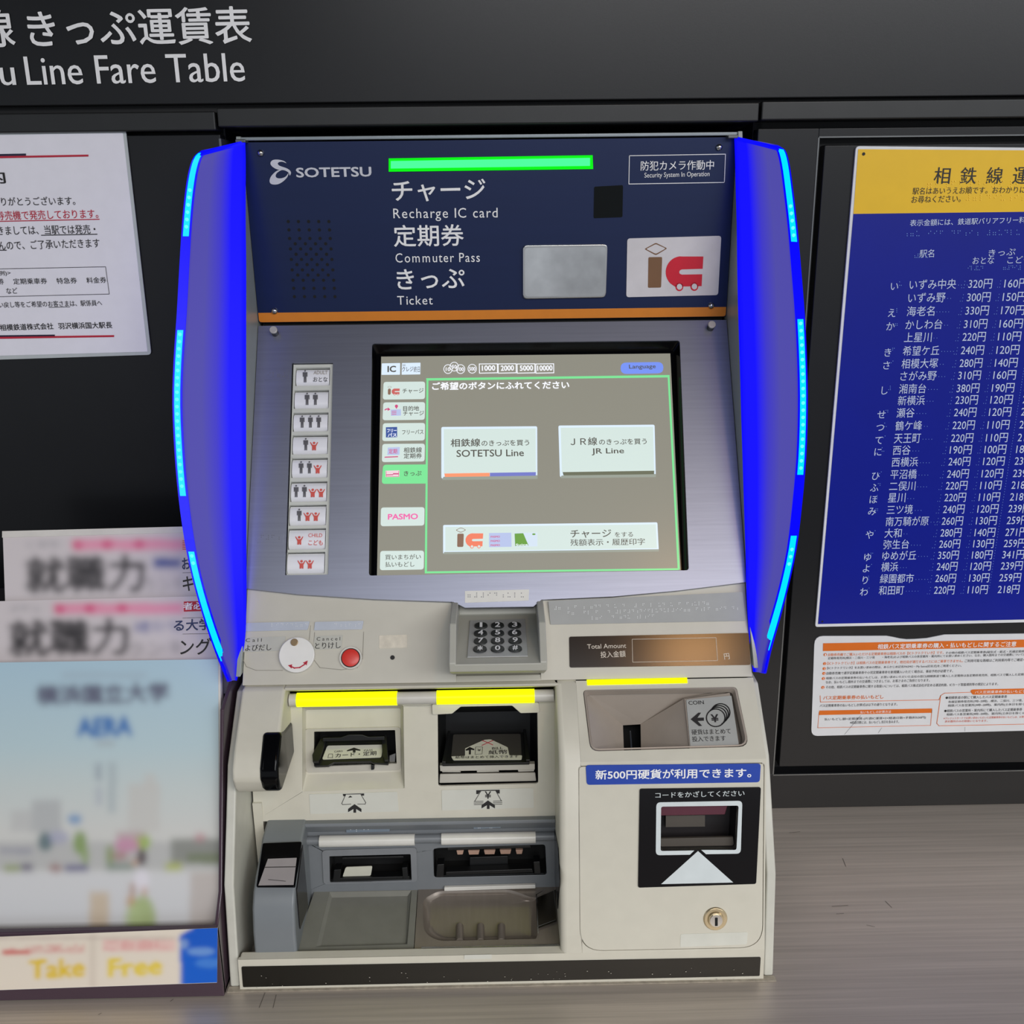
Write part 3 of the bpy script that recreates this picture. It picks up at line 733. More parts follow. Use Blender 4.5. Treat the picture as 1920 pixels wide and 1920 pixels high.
P.poly([Sx(*p) for p in ell(186, 411, 9, 9, 14)]); P.poly([Sx(179, 416), Sx(193, 416), Sx(186, 427)])
P.poly([Sx(120, 697), Sx(195, 694), Sx(195, 700), Sx(118, 703)])
st(P, '定期', 142, 681, 190, 680, 28, .01); P.line([Sx(130, 800), Sx(165, 799)], 1.8); P.line([Sx(170, 794), Sx(194, 794)], 2.5); P.line([Sx(128, 780), Sx(128, 810), Sx(199, 809), Sx(199, 779)], .8)
P.out('picture_details', E('display_magenta', 'd85888', .75), ds)
P = Print(S, LS + .0005); st(P, 'フリー', 133, 560, 187, 559, 20, .02); st(P, 'パス', 137, 585, 187, 584, 20, .02); st(P, 'Suica', 862, 1202, 930, 1200, 12, .01); P.out('picture_white_text', wtxt, ds)
P = Print(S, LS + .0005); P.poly([Sx(*p) for p in ell(964, 1136, 10, 5, 10)]); P.out('picture_dot', MATS['display_leaf'], ds)
# passenger buttons
bf = MB()
brow = [(586, 705.5), (583.5, 748), (582, 790.5), (581, 833), (580, 876.5), (578.5, 921), (576.5, 965.5), (575, 1010), (573, 1055)]
win = []
for i, (cx, cy) in enumerate(brow):
    hw = 32.5 + i * .25; hh = 16.5 + i * .18
    a, b = S.ab(cx, cy); W2, H2 = hw * .000548, hh * .00061
    win.append([(a - W2, b + H2), (a + W2, b + H2), (a + W2, b - H2), (a - W2, b - H2)])
bfr = plate('button_frame', S, S.P([(550, 683), (624, 682), (615, 1077), (537, 1078)]), M('pale_grey_frame', 'cfd1c8', .4), tm, thick=.006, holes=[rnd(w_, .0006, 2) for w_ in win], lift=-.001, bevel=.0004)
flat('button_backing', S, S.P([(550, 683), (624, 682), (615, 1077), (537, 1078)]), groove_m, tm, lift=-.0068)
btn_m = M('silvery_white_button', 'eeeef2', .28, metal=.0, vary=.02)
def person(P, x, yb, h, child):
    if not child:
        w = h * .19
        P.dots([(x, yb - h * .93)], h * .075, 10)
        P.poly([(x - w, yb - h * .82), (x + w, yb - h * .82), (x + w, yb - h * .45), (x + w * .68, yb - h * .45), (x + w * .60, yb - h * .72), (x + w * .55, yb), (x + w * .1, yb), (x, yb - h * .4), (x - w * .1, yb), (x - w * .55, yb), (x - w * .60, yb - h * .72), (x - w * .68, yb - h * .45), (x - w, yb - h * .45)])
    else:
        P.dots([(x, yb - h * .83)], h * .15, 12)
        P.poly([(x - h * .16, yb - h * .62), (x + h * .16, yb - h * .62), (x + h * .16, yb - h * .62), (x + h * .40, yb - h * .95), (x + h * .46, yb - h * .88), (x + h * .22, yb - h * .42), (x + h * .22, yb), (x + h * .04, yb), (x, yb - h * .2), (x - h * .04, yb), (x - h * .22, yb), (x - h * .22, yb - h * .42), (x - h * .46, yb - h * .88), (x - h * .40, yb - h * .95)])
adult_ink = M('grey_pictogram_ink', '5b5a5e', .5); child_ink = M('coral_pictogram_ink', 'd8584e', .5)
sets = ['A', 'AA', 'AAA', 'AC', 'AAC', 'AACC', 'ACC', 'C', 'CC']
for i, (cx, cy) in enumerate(brow):
    q = win[i]; x0, x1 = q[0][0] + .0007, q[1][0] - .0007; b1, b0 = q[0][1] - .0008, q[2][1] + .0008
    loops = []
    n = 8
    v = []
    for j in range(n + 1):
        t = j / n; b = b0 + (b1 - b0) * t; z = -.0050 + .0042 * math.sqrt(max(0, 1 - (2 * t - 1) ** 2)) ** .8
        v += [S.w((x0, b), z), S.w((x1, b), z)]
    f = [(2 * j, 2 * j + 1, 2 * j + 3, 2 * j + 2) for j in range(n)]
    f += [tuple(2 * j for j in range(n + 1)), tuple(2 * j + 1 for j in range(n, -1, -1)), (0, 1, 2 * n + 1, 2 * n)]
    bo = mesh('passenger_button', v, f, btn_m, tm, smooth=True)
    PA_ = Print(S, -.0003); PC_ = Print(S, -.0003)
    s = sets[i]; step = 15.5; off0 = {'A': -14, 'C': -14}.get(s, 0)
    for k, ch in enumerate(s):
        px = cx + off0 + (k - (len(s) - 1) / 2) * step
        (person(PA_, px, cy + 11 - k * .1, 23, False) if ch == 'A' else person(PC_, px, cy + 11, 16.5, True))
    if s == 'A':
        PT = Print(S, -.0003); PT.text('ADULT', cx + 2, cy - 4, cx + 28, cy - 4, 7); PT.out('button_label', M('pale_brown_ink', 'a59c90', .5), bo)
        PA_.text('おとな', cx + 1, cy + 10, cx + 28, cy + 10, 9, .01)
    if s == 'C':
        PC_.text('CHILD', cx + 3, cy - 3, cx + 29, cy - 3, 7); PC_.text('こども', cx + 3, cy + 12, cx + 30, cy + 12, 9.5, .01)
    if PA_.m.v: PA_.out('adult_pictogram', adult_ink, bo)
    if PC_.m.v: PC_.out('child_pictogram', child_ink, bo)

# ---------------------------------------------------------------- control shelf
kx0, kx1 = XA(843, -.19, Zc(1180, -.19)), XA(1023, -.19, Zc(1180, -.19))
shp = [(-.06, BRK[1] + .012), (BRK[0] + .0125, BRK[1] + .012), (BRK[0] + .0045, BRK[1] - .002), C2, C3, (C3[0] + .006, C3[1] - .0035), (-.06, C3[1] - .0035)]
sh = MB().prism(shp, XL + .0004, kx0 + .004).prism(shp, kx1 - .004, XR - .0004).prism([(-.06, C3[1] + .004), (C3[0] + .004, C3[1] + .004), C3, (C3[0] + .006, C3[1] - .0035), (-.06, C3[1] - .0035)], kx0 + .004, kx1 - .004).out('control_shelf', beige2, tm, bevel=.003, seg=3)
def lab(name, pl, q, mat, r=.002, lift=.0006, th=.0005, par=None): return plate(name, pl, rnd(pl.P(q), r) if r else pl.P(q), mat, par or sh, thick=th, lift=lift)
film2 = M('grey_blue_film', 'b4bac4', .25); line_m = M('fine_engraved_line', '8b877b', .6)
lab('braille_film', U1, [(462, 1168), (581, 1165), (577, 1181), (459, 1184)], film2, .001)
lab('braille_film', U1, [(591, 1166), (682, 1164), (679, 1180), (589, 1182)], film2, .001)
lab('braille_sheet', U1, [(1028, 1127), (1392, 1110), (1398, 1164), (1032, 1171)], M('pearl_grey_sheet', '9b9c9a', .5), .001)
d = Print(U1, .0010); rb.seed(9)
for k, (x0, x1, y) in enumerate(((1040, 1330, 1131), (1065, 1385, 1141), (1110, 1230, 1150))):
    x = x0
    while x < x1:
        if rb.random() < .72: d.dots([(a_, b_ - (x - x0) * .03) for a_, b_ in cell(x, y + 6, 2.6)], .8, 6)
        x += 7.5
for x0, x1 in ((510, 575), (628, 676)):
    x = x0
    while x < x1:
        d.dots(cell(x, 1169, 2.6), .8, 6); x += 9
d.out('braille_dots', M('pale_braille', 'd4d6d6', .3), sh, kind='stuff')
P = Print(U2, .0004)
P.line([(459, 1190), (455, 1235), (462, 1250), (480, 1257), (530, 1257)], .9); P.line([(583, 1167), (580, 1200)], .9); P.line([(590, 1186), (587, 1235), (600, 1252), (640, 1256), (670, 1252), (680, 1235), (682, 1185)], .9)
P.out('engraved_lines', line_m, sh)
lab('call_label', U2, [(459, 1196), (536, 1193), (534, 1220), (456, 1223)], M('shelf_label_film', 'bab9ae', .4), .001)
lab('cancel_label', U2, [(590, 1193), (643, 1191), (641, 1216), (587, 1219)], MATS['shelf_label_film'], .001)
P = Print(U2, .0009)
P.text('C a l l', 461, 1204, 491, 1203.5, 6.5); P.text('よびだし', 460, 1221, 509, 1219.5, 11.5, .008)
P.text('C a n c e l', 594, 1201.5, 638, 1201, 6.5); P.text('とりけし', 591, 1217, 639, 1215.5, 11.5, .008)
P.text('4-3-21', 560, 1179, 576, 1178, 3); P.text('とりけし', 661, 1177, 677, 1176, 3)
P.out('black_lettering', black_ink, sh)
call = MB().disc(U2, U2.ab(558, 1229), .0172, .004, .001, 40).out('call_disc', M('white_plastic_disc', 'e6e4de', .35), sh, bevel=.0008)
MB().disc(U2, U2.ab(554, 1206), .0036, .0014, .005, 20).out('pivot_screw', M('brass_screw', 'a48c6c', .3, metal=.8), sh, bevel=.0004)
P = Print(U2, .0055); P.line([(546, 1250), (554, 1254), (564, 1253), (572, 1248), (577, 1243)], 2.2); P.poly([(542, 1249), (550, 1247), (549, 1255)]); P.poly([(579, 1240), (570, 1244), (577, 1249)]); P.out('double_arrow', red_ink, sh)
MB().loft([[U2.w(p, .0006) for p in ell(*U2.ab(658, 1234), .0113, .0113, 32)], [U2.w(p, .0026) for p in ell(*U2.ab(658, 1234), .0108, .0108, 32)], [U2.w(p, .0026) for p in ell(*U2.ab(658, 1234), .0094, .0094, 32)]], cap1=False).out('button_ring', M('pale_ring', 'cfccc2', .35), sh, smooth=True)
MB().disc(U2, U2.ab(658, 1234), .0093, .0012, 0, 32).out('button_well', groove_m, sh)
MB().disc(U2, U2.ab(658, 1234), .0084, .0030, 0, 32, dome=.001).out('cancel_button', M('red_push_button', 'd83a30', .35), sh, smooth=True)
lab('sensor_window', U2, [(711, 1192), (763, 1190), (763, 1214), (711, 1216)], M('pearl_window', 'd8d0be', .2, vary=.12, vscale=120), .0008, .0005)
P = Print(U2, .0005); P.dots([(736, 1233)], 4.2, 16); P.out('microphone_hole', groove_m, sh)
amt = lab('amount_display', U2, [(1067, 1194), (1404, 1187), (1407, 1247), (1068, 1252)], M('amber_smoked_window', '1c130c', .16, vary=0, spec=.55), .002, .0008)
P = Print(U2, .0012); P.text('Total Amount', 1101, 1217, 1174, 1215, 8.5); P.text('投入金額', 1126, 1234, 1173, 1232, 12, .006); P.text('円', 1358, 1237, 1368, 1236, 11, .006)
P.line([(1185, 1199), (1342, 1196), (1345, 1239), (1186, 1242)], .7, closed=True); P.out('display_lettering', M('warm_white_ink', 'd8cdbd', .5), amt)
# keypad housing
kx0, kx1 = XA(843, -.19, Zc(1180, -.19)), XA(1023, -.19, Zc(1180, -.19))
kt = pz(-.137, 1126); k1 = pz(-.190, 1168); k2 = pz(-.220, 1243); k3 = pz(-.219, 1259); k4 = (-.168, C3[1] + .004)
fin = [kt, k1, k2, k3, k4, (-.08, C3[1] + .004), (-.08, kt[1])]
kh = MB().prism(fin, kx0, kx0 + .0065).prism(fin, kx1 - .0065, kx1)
kb1 = pz(-.118, 1152); kb0 = pz(-.112, 1122)
kh.prism([kb0, kb1, (k2[0] + .004, k2[1] - .001), (k2[0], k2[1] - .001), k3, k4, (-.09, C3[1] + .004), (-.09, kb0[1])], kx0 + .004, kx1 - .004)
kh = kh.out('keypad_housing', M('grey_keypad_housing', 'b2b1a6', .38, vary=.02, bump=.05, bscale=1400), sh, bevel=.0012)
KP = prof_plane((k2[0] + .004, k2[1] - .001), kb1)
kp = plate('keypad', KP, KP.P([(881, 1165), (985, 1162), (990, 1232), (876, 1234)]), M('silver_keypad_plate', 'b9bab8', .32, metal=.3), tm, thick=.001, lift=.0012, bevel=.0004)
key_m = M('dark_key', '2e302f', .32)
xs_ = [(902, 933, 965), (901, 933, 965), (901, 933, 966), (900, 933, 966)]; ysk = [1176, 1190.5, 1205, 1220]
for r_ in range(4):
    for c_ in range(3):
        c = KP.ab(xs_[r_][c_], ysk[r_] - (xs_[r_][c_] - 933) * .012)
        key = MB().loft([[KP.w(p, .0012) for p in ell(c[0], c[1], .0066, .0066, 22)], [KP.w(p, .0028) for p in ell(c[0], c[1], .0062, .0062, 22)]], cap1=True).out('key', key_m, kp, bevel=.0003)
        ch = '123456789*0#'[r_ * 3 + c_]
        P = Print(KP, .0030); px = xs_[r_][c_]; py = ysk[r_] - (px - 933) * .012
        wd = 2.5 if ch == '1' else 5
        P.text(ch, px - wd, py + 4.5, px + wd, py + 4.4, 9, .02)
        dg = P.out('digit', white_ink, kp)

exec_lower = True

# ---------------------------------------------------------------- lower housing
xcol = XA(1047, -.235, Zc(1500, -.235))          # left edge of the middle column
xb = XA(535, PA[0], PA[1])                       # inner edge of the upper left cheek
print('xcol', xcol, 'xb', xb)
lh = MB().slab(KA, [(xcol + .020, .0), (XR - .0004, .0), (XR - .0004, KA.ab(930, 1279)[1]), (xcol + .020, KA.ab(930, 1279)[1])], .004,
               [rnd(KA.P([(1093, 1294), (1381, 1288), (1405, 1400), (1107, 1409)]), [.004, .004, .010, .008])])
dx0_, dz1_ = KD.ab(1084, 1436); dx1_ = XR - .0020; dz0_ = .0016
door_o = rnd([(dx0_, dz1_), (dx1_, dz1_), (dx1_, dz0_), (dx0_, dz0_)], [.004, .004, .022, .022], 8)
door_i = rnd([(dx0_ + .0008, dz1_ - .0008), (dx1_ - .0008, dz1_ - .0008), (dx1_ - .0008, dz0_ + .0008), (dx0_ + .0008, dz0_ + .0008)], [.004, .004, .0215, .0215], 8)
lh.slab(KD, [(xcol + .020, 0), (XR - .0004, 0), (XR - .0004, KD.ab(930, 1432)[1]), (xcol + .020, KD.ab(930, 1432)[1])], .004, [door_o])
lh.slab(KE, [(XL + .0004, .0006), (XR - .0004, .0006), (XR - .0004, KE.ab(930, 1790)[1]), (XL + .0004, KE.ab(930, 1790)[1])], .004)
lh = lh.out('lower_housing', beige, tm, bevel=.0012)
rail_z = Zc(1789, -.268)
MB().prism([PC, (-.266, PC[1] + .0002), (-.262, rail_z - .001), (-.262, -.004 + CZ + .01), (PC[0] + .001, CZ + .01)], XL + .001, xcol + .004).out('front_rail', beige, lh, bevel=.002)
cl = []; rr_ = .0065
for (y_, z_) in (PA, PB, PC):
    arc = [(xcol, -.15), (xcol, y_ + rr_)] + [(xcol + rr_ * (1 - math.cos(t)), y_ + rr_ * (1 - math.sin(t))) for t in (math.radians(a) for a in (15, 30, 45, 60, 75, 90))] + [(xcol + .0202, y_), (xcol + .0202, -.15)]
    cl.append([(x_, yy_, z_) for x_, yy_ in arc])
col_ = MB().loft(cl, cap0=True).out('middle_column', beige, lh, smooth=True)
cheek = [PA, pz(-.2255, 1395), pz(-.238, 1436), pz(-.2405, 1455), pz(-.236, 1470), pz(-.228, 1477), pz(-.164, 1400), (-.158, PA[1])]
MB().prism(cheek, XL + .0006, xb).out('left_cheek', beige, lh, bevel=.0035, seg=3)
lens = [pz(-.2165, 1366), pz(-.2265, 1393), pz(-.240, 1434), pz(-.2425, 1455), pz(-.238, 1471), pz(-.231, 1476), pz(-.168, 1404), pz(-.167, 1345), pz(-.200, 1362)]
MB().prism(lens, XA(487, -.237, Zc(1430, -.237)), xb + .0014).out('smoked_corner_lens', gloss_black, lh, bevel=.0035, seg=4)
zf0 = pz(-.163, 1296); zf1 = pz(-.182, 1531)
FF = prof_plane(zf1, zf0)
MB().prism([PA, (PA[0] + .001, PA[1] - .003), (-.160, zf0[1] + .002), (-.150, zf0[1]), (-.150, PA[1])], xb - .001, xcol + .003).out('bay_lintel', beige, lh, bevel=.0008)
card_hole = rnd(FF.P([(567, 1326), (755, 1322), (758, 1478), (567, 1484)]), .002)
bill_hole = rnd(FF.P([(821, 1326), (1007, 1323), (1009, 1469), (822, 1474)]), .003)
plate('bay_face', FF, [(XL + .001, -.001), (xcol + .002, -.001), (xcol + .002, FF.ab(930, 1297)[1]), (XL + .001, FF.ab(930, 1297)[1])], beige, lh, thick=.003, holes=[card_hole, bill_hole], bevel=.001)
MB().box((XL + .001, -.182, CZ + .004), (XL + .010, .0, zf1[1] + .02)).out('bay_filler', beige, lh)
def sub(pl, d):
    return Plane(pl.o - pl.n * d, pl.U, pl.V)
F2 = sub(FF, .013)
inner = rnd(F2.P([(574, 1331), (751, 1328), (752, 1447), (574, 1452)]), .002)
cs = MB().loft([[FF.w(p) for p in card_hole], [F2.w(p) for p in inner]], cap1=False)
card_slot = cs.out('card_recess', beige, lh)
slot = rnd(F2.P([(589, 1371), (741, 1368), (744, 1431), (589, 1437)]), .001)
plate('card_backplate', F2, inner, beige, card_slot, thick=.003, holes=[slot])
fr_o = rnd(F2.P([(572, 1366), (751, 1362), (752, 1443), (574, 1448)]), .004)
plate('card_bezel', F2, fr_o, M('grey_beige_bezel', 'bdb9ad', .4), card_slot, thick=.001, holes=[slot], lift=.0014, bevel=.0005)
F3 = sub(F2, .035)
MB().loft([[F2.w(p) for p in slot], [F3.w(p) for p in slot]]).out('slot_cavity', black_m, card_slot)
# card mouth: black throat with side arms and a label tongue
yf = F2.hit(660, 1430).y
CPL = prof_plane(pz(yf - .013, 1436, 660), pz(yf + .016, 1378, 660))
cm = MB().slab(CPL, CPL.P([(587, 1428), (590, 1437), (616, 1436), (626, 1430), (696, 1428), (700, 1431), (728, 1433), (729, 1425), (722, 1378), (606, 1381)]), .003)
cm.slab(CPL, CPL.P([(587, 1420), (588, 1434), (599, 1434), (616, 1384), (606, 1382)]), .003, (), .006)
cm.slab(CPL, CPL.P([(716, 1383), (726, 1382), (729, 1431), (722, 1431), (718, 1419)]), .003, (), .006)
cm.slab(F2, F2.P([(606, 1381), (640, 1380), (655, 1375), (680, 1375), (692, 1379), (722, 1378), (722, 1385), (606, 1388)]), .004, (), .004)
cm.slab(F2, F2.P([(697, 1430), (703, 1430), (703, 1439), (697, 1440)]), .004, (), .006)
cm = cm.out('card_mouth', matt_black, card_slot, bevel=.0007)
plate('card_label', CPL, rnd(CPL.P([(614, 1399), (719, 1397), (715, 1421), (604, 1425)]), .002), M('cream_label', 'c9c8b8', .35), card_slot, thick=.0006, lift=.0010)
P = Print(CPL, .0014)
P.text('カード・定期', 629, 1422, 706, 1417, 8, .010)
P.poly([(662, 1412), (662, 1408), (651, 1410), (651, 1408), (664, 1403), (676, 1407), (676, 1409), (667, 1408), (667, 1412)]); P.line([(617, 1415), (624, 1415), (624, 1422), (615, 1422)], .7, closed=True)
P.text('CARD', 627, 1412, 643, 1411, 3); P.text('PASS', 683, 1410, 699, 1409, 3)
P.out('card_lettering', black_ink, card_slot)
plate('chrome_latch', F2, F2.P([(730, 1418), (741, 1414), (740, 1430), (730, 1431)]), chrome, card_slot, thick=.001, lift=-.002)
# bill entry
F4 = sub(FF, .055)
br = MB().loft([[FF.w(p) for p in bill_hole], [F4.w(p) for p in rnd(F4.P([(836, 1336), (994, 1333), (994, 1440), (836, 1443)]), .003)]]).out('bill_recess', matt_black, lh)
plate('bill_hood', FF, rnd(FF.P([(810, 1318), (1010, 1315), (1012, 1334), (976, 1335), (960, 1321), (864, 1323), (848, 1336), (811, 1338)]), [.002, .002, .002, .001, .001, .001, .001, .002]), beige, br, thick=.004, lift=.004, bevel=.0012)
yb_f = FF.hit(915, 1430).y
BPL = prof_plane(pz(yb_f - .004, 1432, 915), pz(yb_f + .034, 1378, 915))
bt_ = MB().slab(BPL, BPL.P([(829, 1433), (993, 1430), (985, 1372), (842, 1375)]), .003)
bt_.slab(BPL, BPL.P([(829, 1434), (836, 1434), (845, 1375), (840, 1375)]), .003, (), .004).slab(BPL, BPL.P([(986, 1430), (994, 1430), (986, 1372), (981, 1372)]), .003, (), .004)
bt_.out('bill_tongue', matt_black, br, bevel=.0006)
plate('metal_tongue', BPL, rnd(BPL.P([(850, 1378), (976, 1377), (978, 1419), (846, 1421)]), .002), M('dark_steel_sheet', '6b6862', .3, metal=.7), br, thick=.0006, lift=.0008)
plate('bill_label', BPL, rnd(BPL.P([(872, 1419), (872, 1405), (908, 1389), (920, 1388), (952, 1403), (955, 1418), (979, 1418), (978, 1426), (850, 1427), (846, 1420)]), .0012), MATS['cream_label'], br, thick=.0006, lift=.0014)
P = Print(BPL, .0018)
P.text('紙幣', 916, 1417, 952, 1416, 8, .008); P.text('BILL', 923, 1408, 943, 1407, 4.5); P.text('紙幣はまとめて挿入できます', 854, 1425, 972, 1423, 5, .004)
P.poly([(879.5, 1417), (879.5, 1409), (874, 1410), (873, 1408), (881, 1403), (890, 1407), (889, 1409), (883, 1408), (883, 1417)])
P.line([(892, 1403), (905, 1403), (904, 1416), (891, 1417)], .7, closed=True); P.text('¥', 895, 1411, 902, 1411, 4.5)
P.out('bill_lettering', black_ink, br)
P = Print(BPL, .0019); P.line([(905, 1391), (924, 1399)], 1.4); P.line([(924, 1391), (904, 1400)], 1.4); P.out('red_cross', red_ink, br)
yz = FF.hit(915, 1440)
MB().slab(FF, FF.P([(824, 1437), (1003, 1434), (1003, 1445), (825, 1448)]), .008, (), -.002).slab(FF, FF.P([(828, 1448), (860, 1448), (864, 1453), (828, 1453)]), .004, (), -.006).slab(FF, FF.P([(893, 1447), (934, 1446), (936, 1452), (894, 1453)]), .004, (), -.006).slab(FF, FF.P([(970, 1445), (1002, 1444), (1002, 1451), (972, 1452)]), .004, (), -.006).out('bill_lip', M('worn_beige', 'bcb8ac', .45, dirt=.3), br, bevel=.0006)
plate('bill_sill', FF, FF.P([(824, 1455), (1004, 1452), (1006, 1468), (823, 1472)]), MATS['worn_beige'], br, thick=.003, lift=-.004, bevel=.001)
# pictogram labels
for q, nm in (([(580, 1489), (745, 1484), (748, 1521), (582, 1526)], 'card'), ([(828, 1481), (1000, 1477), (1001, 1514), (829, 1519)], 'bill')):
    s_ = plate(nm + '_guide_label', FF, rnd(FF.P(q), .001), label_m, lh, thick=.0006, lift=.0006)
    P = Print(FF, .0010)
    if nm == 'card':
        P.line([(648, 1490), (641, 1506), (643, 1508), (658, 1507)], 1.0); P.line([(677, 1489), (686, 1504), (685, 1507), (671, 1507)], 1.0)
        P.poly([(643, 1488), (683, 1487), (683, 1491), (678, 1491), (678, 1488.5), (649, 1489), (648, 1492), (644, 1492)]); P.poly([(653, 1495), (657, 1491), (661, 1494)])
        ax, ay = 665, 1507
    else:
        P.line([(902, 1482), (890, 1502)], 1.0); P.line([(929, 1481), (940, 1501)], 1.0)
        P.poly([(893, 1481), (937, 1480), (937, 1487), (933, 1487), (929, 1482), (901, 1482.5), (897, 1488), (893, 1488)])
        for k in (0, 3, 6): P.line([(889, 1502 + k), (906, 1501.6 + k)], 1.0); P.line([(925, 1501.4 + k), (941, 1501 + k)], 1.0)
        P.text('¥', 909, 1497, 921, 1497, 14, .01)
        ax, ay = 915, 1500
    P.poly([(ax, ay), (ax + 13, ay + 9), (ax + 13, ay + 15), (ax + 3, ay + 9), (ax + 3, ay + 16), (ax - 2, ay + 16), (ax - 2, ay + 9), (ax - 12, ay + 15), (ax - 12, ay + 9)])
    P.out('pictogram', black_ink, s_)
# lit tubes over the slots
ty, tz = pz(-.170, 1306)
bar_m = M('pearl_grey_rod', 'c8c5bc', .35)
MB().tube((xb + .001, ty, tz), (xcol - .001, ty, tz), .0062).out('light_tube', bar_m, lh, smooth=True)
yel = E('yellow_slot_light', 'f0ff08', 1.15, base=.1)
for a, b in ((557, 745), (819, 1002)):
    MB().tube((XA(a, ty, tz), ty, tz), (XA(b, ty, tz), ty, tz), .0069).out('slot_light', yel, lh, smooth=True)
plate('coin_light', KA, KA.P([(1100, 1275), (1288, 1271), (1289, 1281), (1101, 1285)]), yel, lh, thick=.002, lift=.0008)
# coin hopper
hop_m = M('taupe_coin_tray', 'a59a8e', .38, metal=.2, vary=.03, bump=.05, bscale=1200)
oh = rnd(KA.P([(1094, 1295), (1380, 1289), (1404, 1399), (1108, 1408)]), [.004, .004, .010, .008])
ih = rnd(KA.P([(1100, 1300), (1374, 1295), (1396, 1395), (1112, 1403)]), [.003, .003, .008, .006])
MB().loft([[KA.w(p, .0010) for p in oh], [KA.w(p, .0012) for p in rnd(KA.P([(1097, 1297), (1377, 1292), (1400, 1397), (1110, 1405)]), [.003, .003, .009, .007])], [KA.w(p, -.004) for p in ih]], cap1=False).out('coin_tray_rim', hop_m, lh)
def KH(x, y, d): return KA.hit(x, y, d)
hp_ = MB()
hp_.add([KH(1098, 1310, -.004), KH(1168, 1360, -.030), KH(1170, 1412, -.030), KH(1106, 1409, -.004)], [(0, 1, 2, 3)])
hp_.add([KH(1284, 1309, -.004), KH(1201, 1358, -.030), KH(1202, 1412, -.030), KH(1294, 1406, -.004)], [(0, 1, 2, 3)])
hp_.add([KH(1096, 1296, -.004), KH(1384, 1290, -.004), KH(1284, 1309, -.004), KH(1201, 1358, -.030), KH(1168, 1360, -.030), KH(1098, 1310, -.004)], [(0, 1, 3), (0, 3, 4), (0, 4, 5), (1, 2, 3)])
hp_.slab(KA, KA.P([(1284, 1309), (1369, 1297), (1387, 1397), (1294, 1404)]), .004, (), -.0025)
hp_ = hp_.out('coin_hopper', hop_m, lh)
MB().add([KH(1390, 1290, -.010), KH(1372, 1290, -.010), KH(1290, 1412, -.010), KH(1410, 1405, -.010)], [(0, 1, 2, 3)]).out('hopper_floor', M('dark_taupe', '6f675e', .45), hp_)
MB().loft([[KH(1168, 1358, -.030), KH(1202, 1357, -.030), KH(1203, 1412, -.030), KH(1169, 1412, -.030)], [KH(1170, 1362, -.06), KH(1201, 1361, -.06), KH(1202, 1412, -.06), KH(1171, 1412, -.06)]]).out('coin_slot', black_m, hp_)
MB().add([KH(1180.5, 1370, -.031), KH(1183, 1370, -.031), KH(1186, 1409, -.028), KH(1183, 1409, -.028)], [(0, 1, 2, 3)]).out('slot_divider', chrome, hp_)
lc = plate('coin_label', KA, rnd(KA.P([(1287, 1311), (1372, 1303), (1386, 1396), (1295, 1399)]), .001), M('silver_label', 'b4b5b0', .3, metal=.2), hp_, thick=.0008, lift=-.0016)
P = Print(KA, -.0012)
def CL(cx, cy): return (1040 + cx / 4.364, 1240 + cy / 4.364)
P.text('COIN', *CL(1100, 352), *CL(1225, 346), 7, .002)
P.poly([CL(*p) for p in ((1115, 470), (1178, 416), (1200, 416), (1170, 458), (1223, 456), (1223, 482), (1172, 484), (1208, 524), (1184, 526))])
for x, y, a0, a1 in ((1320, 458, 0, 360), (1334, 444, -140, 60), (1348, 430, -140, 60), (1360, 415, -150, 60)):
    P.line([CL(*p) for p in ell(x, y, 76, 72, 30, a0, a1)], 2.0, closed=a1 == 360)
P.text('¥', *CL(1286, 495), *CL(1348, 494), 15, .02)
P.text('硬貨はまとめて', *CL(1126, 598), *CL(1446, 588), 10, .004); P.text('投入できます', *CL(1130, 655), *CL(1404, 646), 10, .004)
P.out('coin_lettering', black_ink, lc)

# service door
win_ = rnd(KD.P([(1239, 1511), (1384, 1509), (1380, 1592), (1238, 1594)]), .003)
sd = plate('service_door', KD, door_i, beige, tm, thick=.006, holes=[win_], lift=.0004, bevel=.0008)
MB().slab(KD, door_o, .001, [win_], -.0075).out('door_seam', groove_m, sd)
bs = plate('blue_sticker', KD, rnd(KD.P([(1098, 1434), (1426, 1431), (1424, 1466), (1100, 1471)]), .003), M('blue_sticker_film', '2546a8', .35), sd, thick=.0005, lift=.0010)
P = Print(KD, .0013); P.text('新500円硬貨が利用できます。', 1116, 1461, 1408, 1457, 18, .018); P.out('sticker_lettering', white_ink, bs)
# code reader
win_ = rnd(KD.P([(1239, 1511), (1384, 1509), (1380, 1592), (1238, 1594)]), .003)
cr = plate('code_reader', KD, rnd(KD.P([(1199, 1478), (1426, 1475), (1417, 1656), (1196, 1663)]), .002), M('black_reader_panel', '0a0709', .15, vary=0), sd, thick=.0015, holes=[win_], lift=.0016)
P = Print(KD, .0019)
P.text('コードをかざしてください', 1228, 1495, 1395, 1491, 11, .008)
fo = rnd([(1230, 1503), (1391, 1500), (1388, 1599), (1323, 1600), (1314, 1592), (1380, 1592), (1384, 1509), (1239, 1511), (1238, 1594), (1301, 1593), (1293, 1601), (1229, 1602)], [8, 8, 8, 0, 0, 4, 4, 4, 4, 0, 0, 8])
P.poly(fo)
P.poly([(1308, 1594), (1374, 1653), (1239, 1656)])
P.out('guide_marks', M('pale_blue_white_ink', 'd4dcdc', .4), cr)
KD2 = sub(KD, .03)
MB().loft([[KD.w(p, .0005) for p in win_], [KD2.w(p) for p in win_]]).out('reader_cavity', M('dark_reader_inside', '171214', .5), cr)
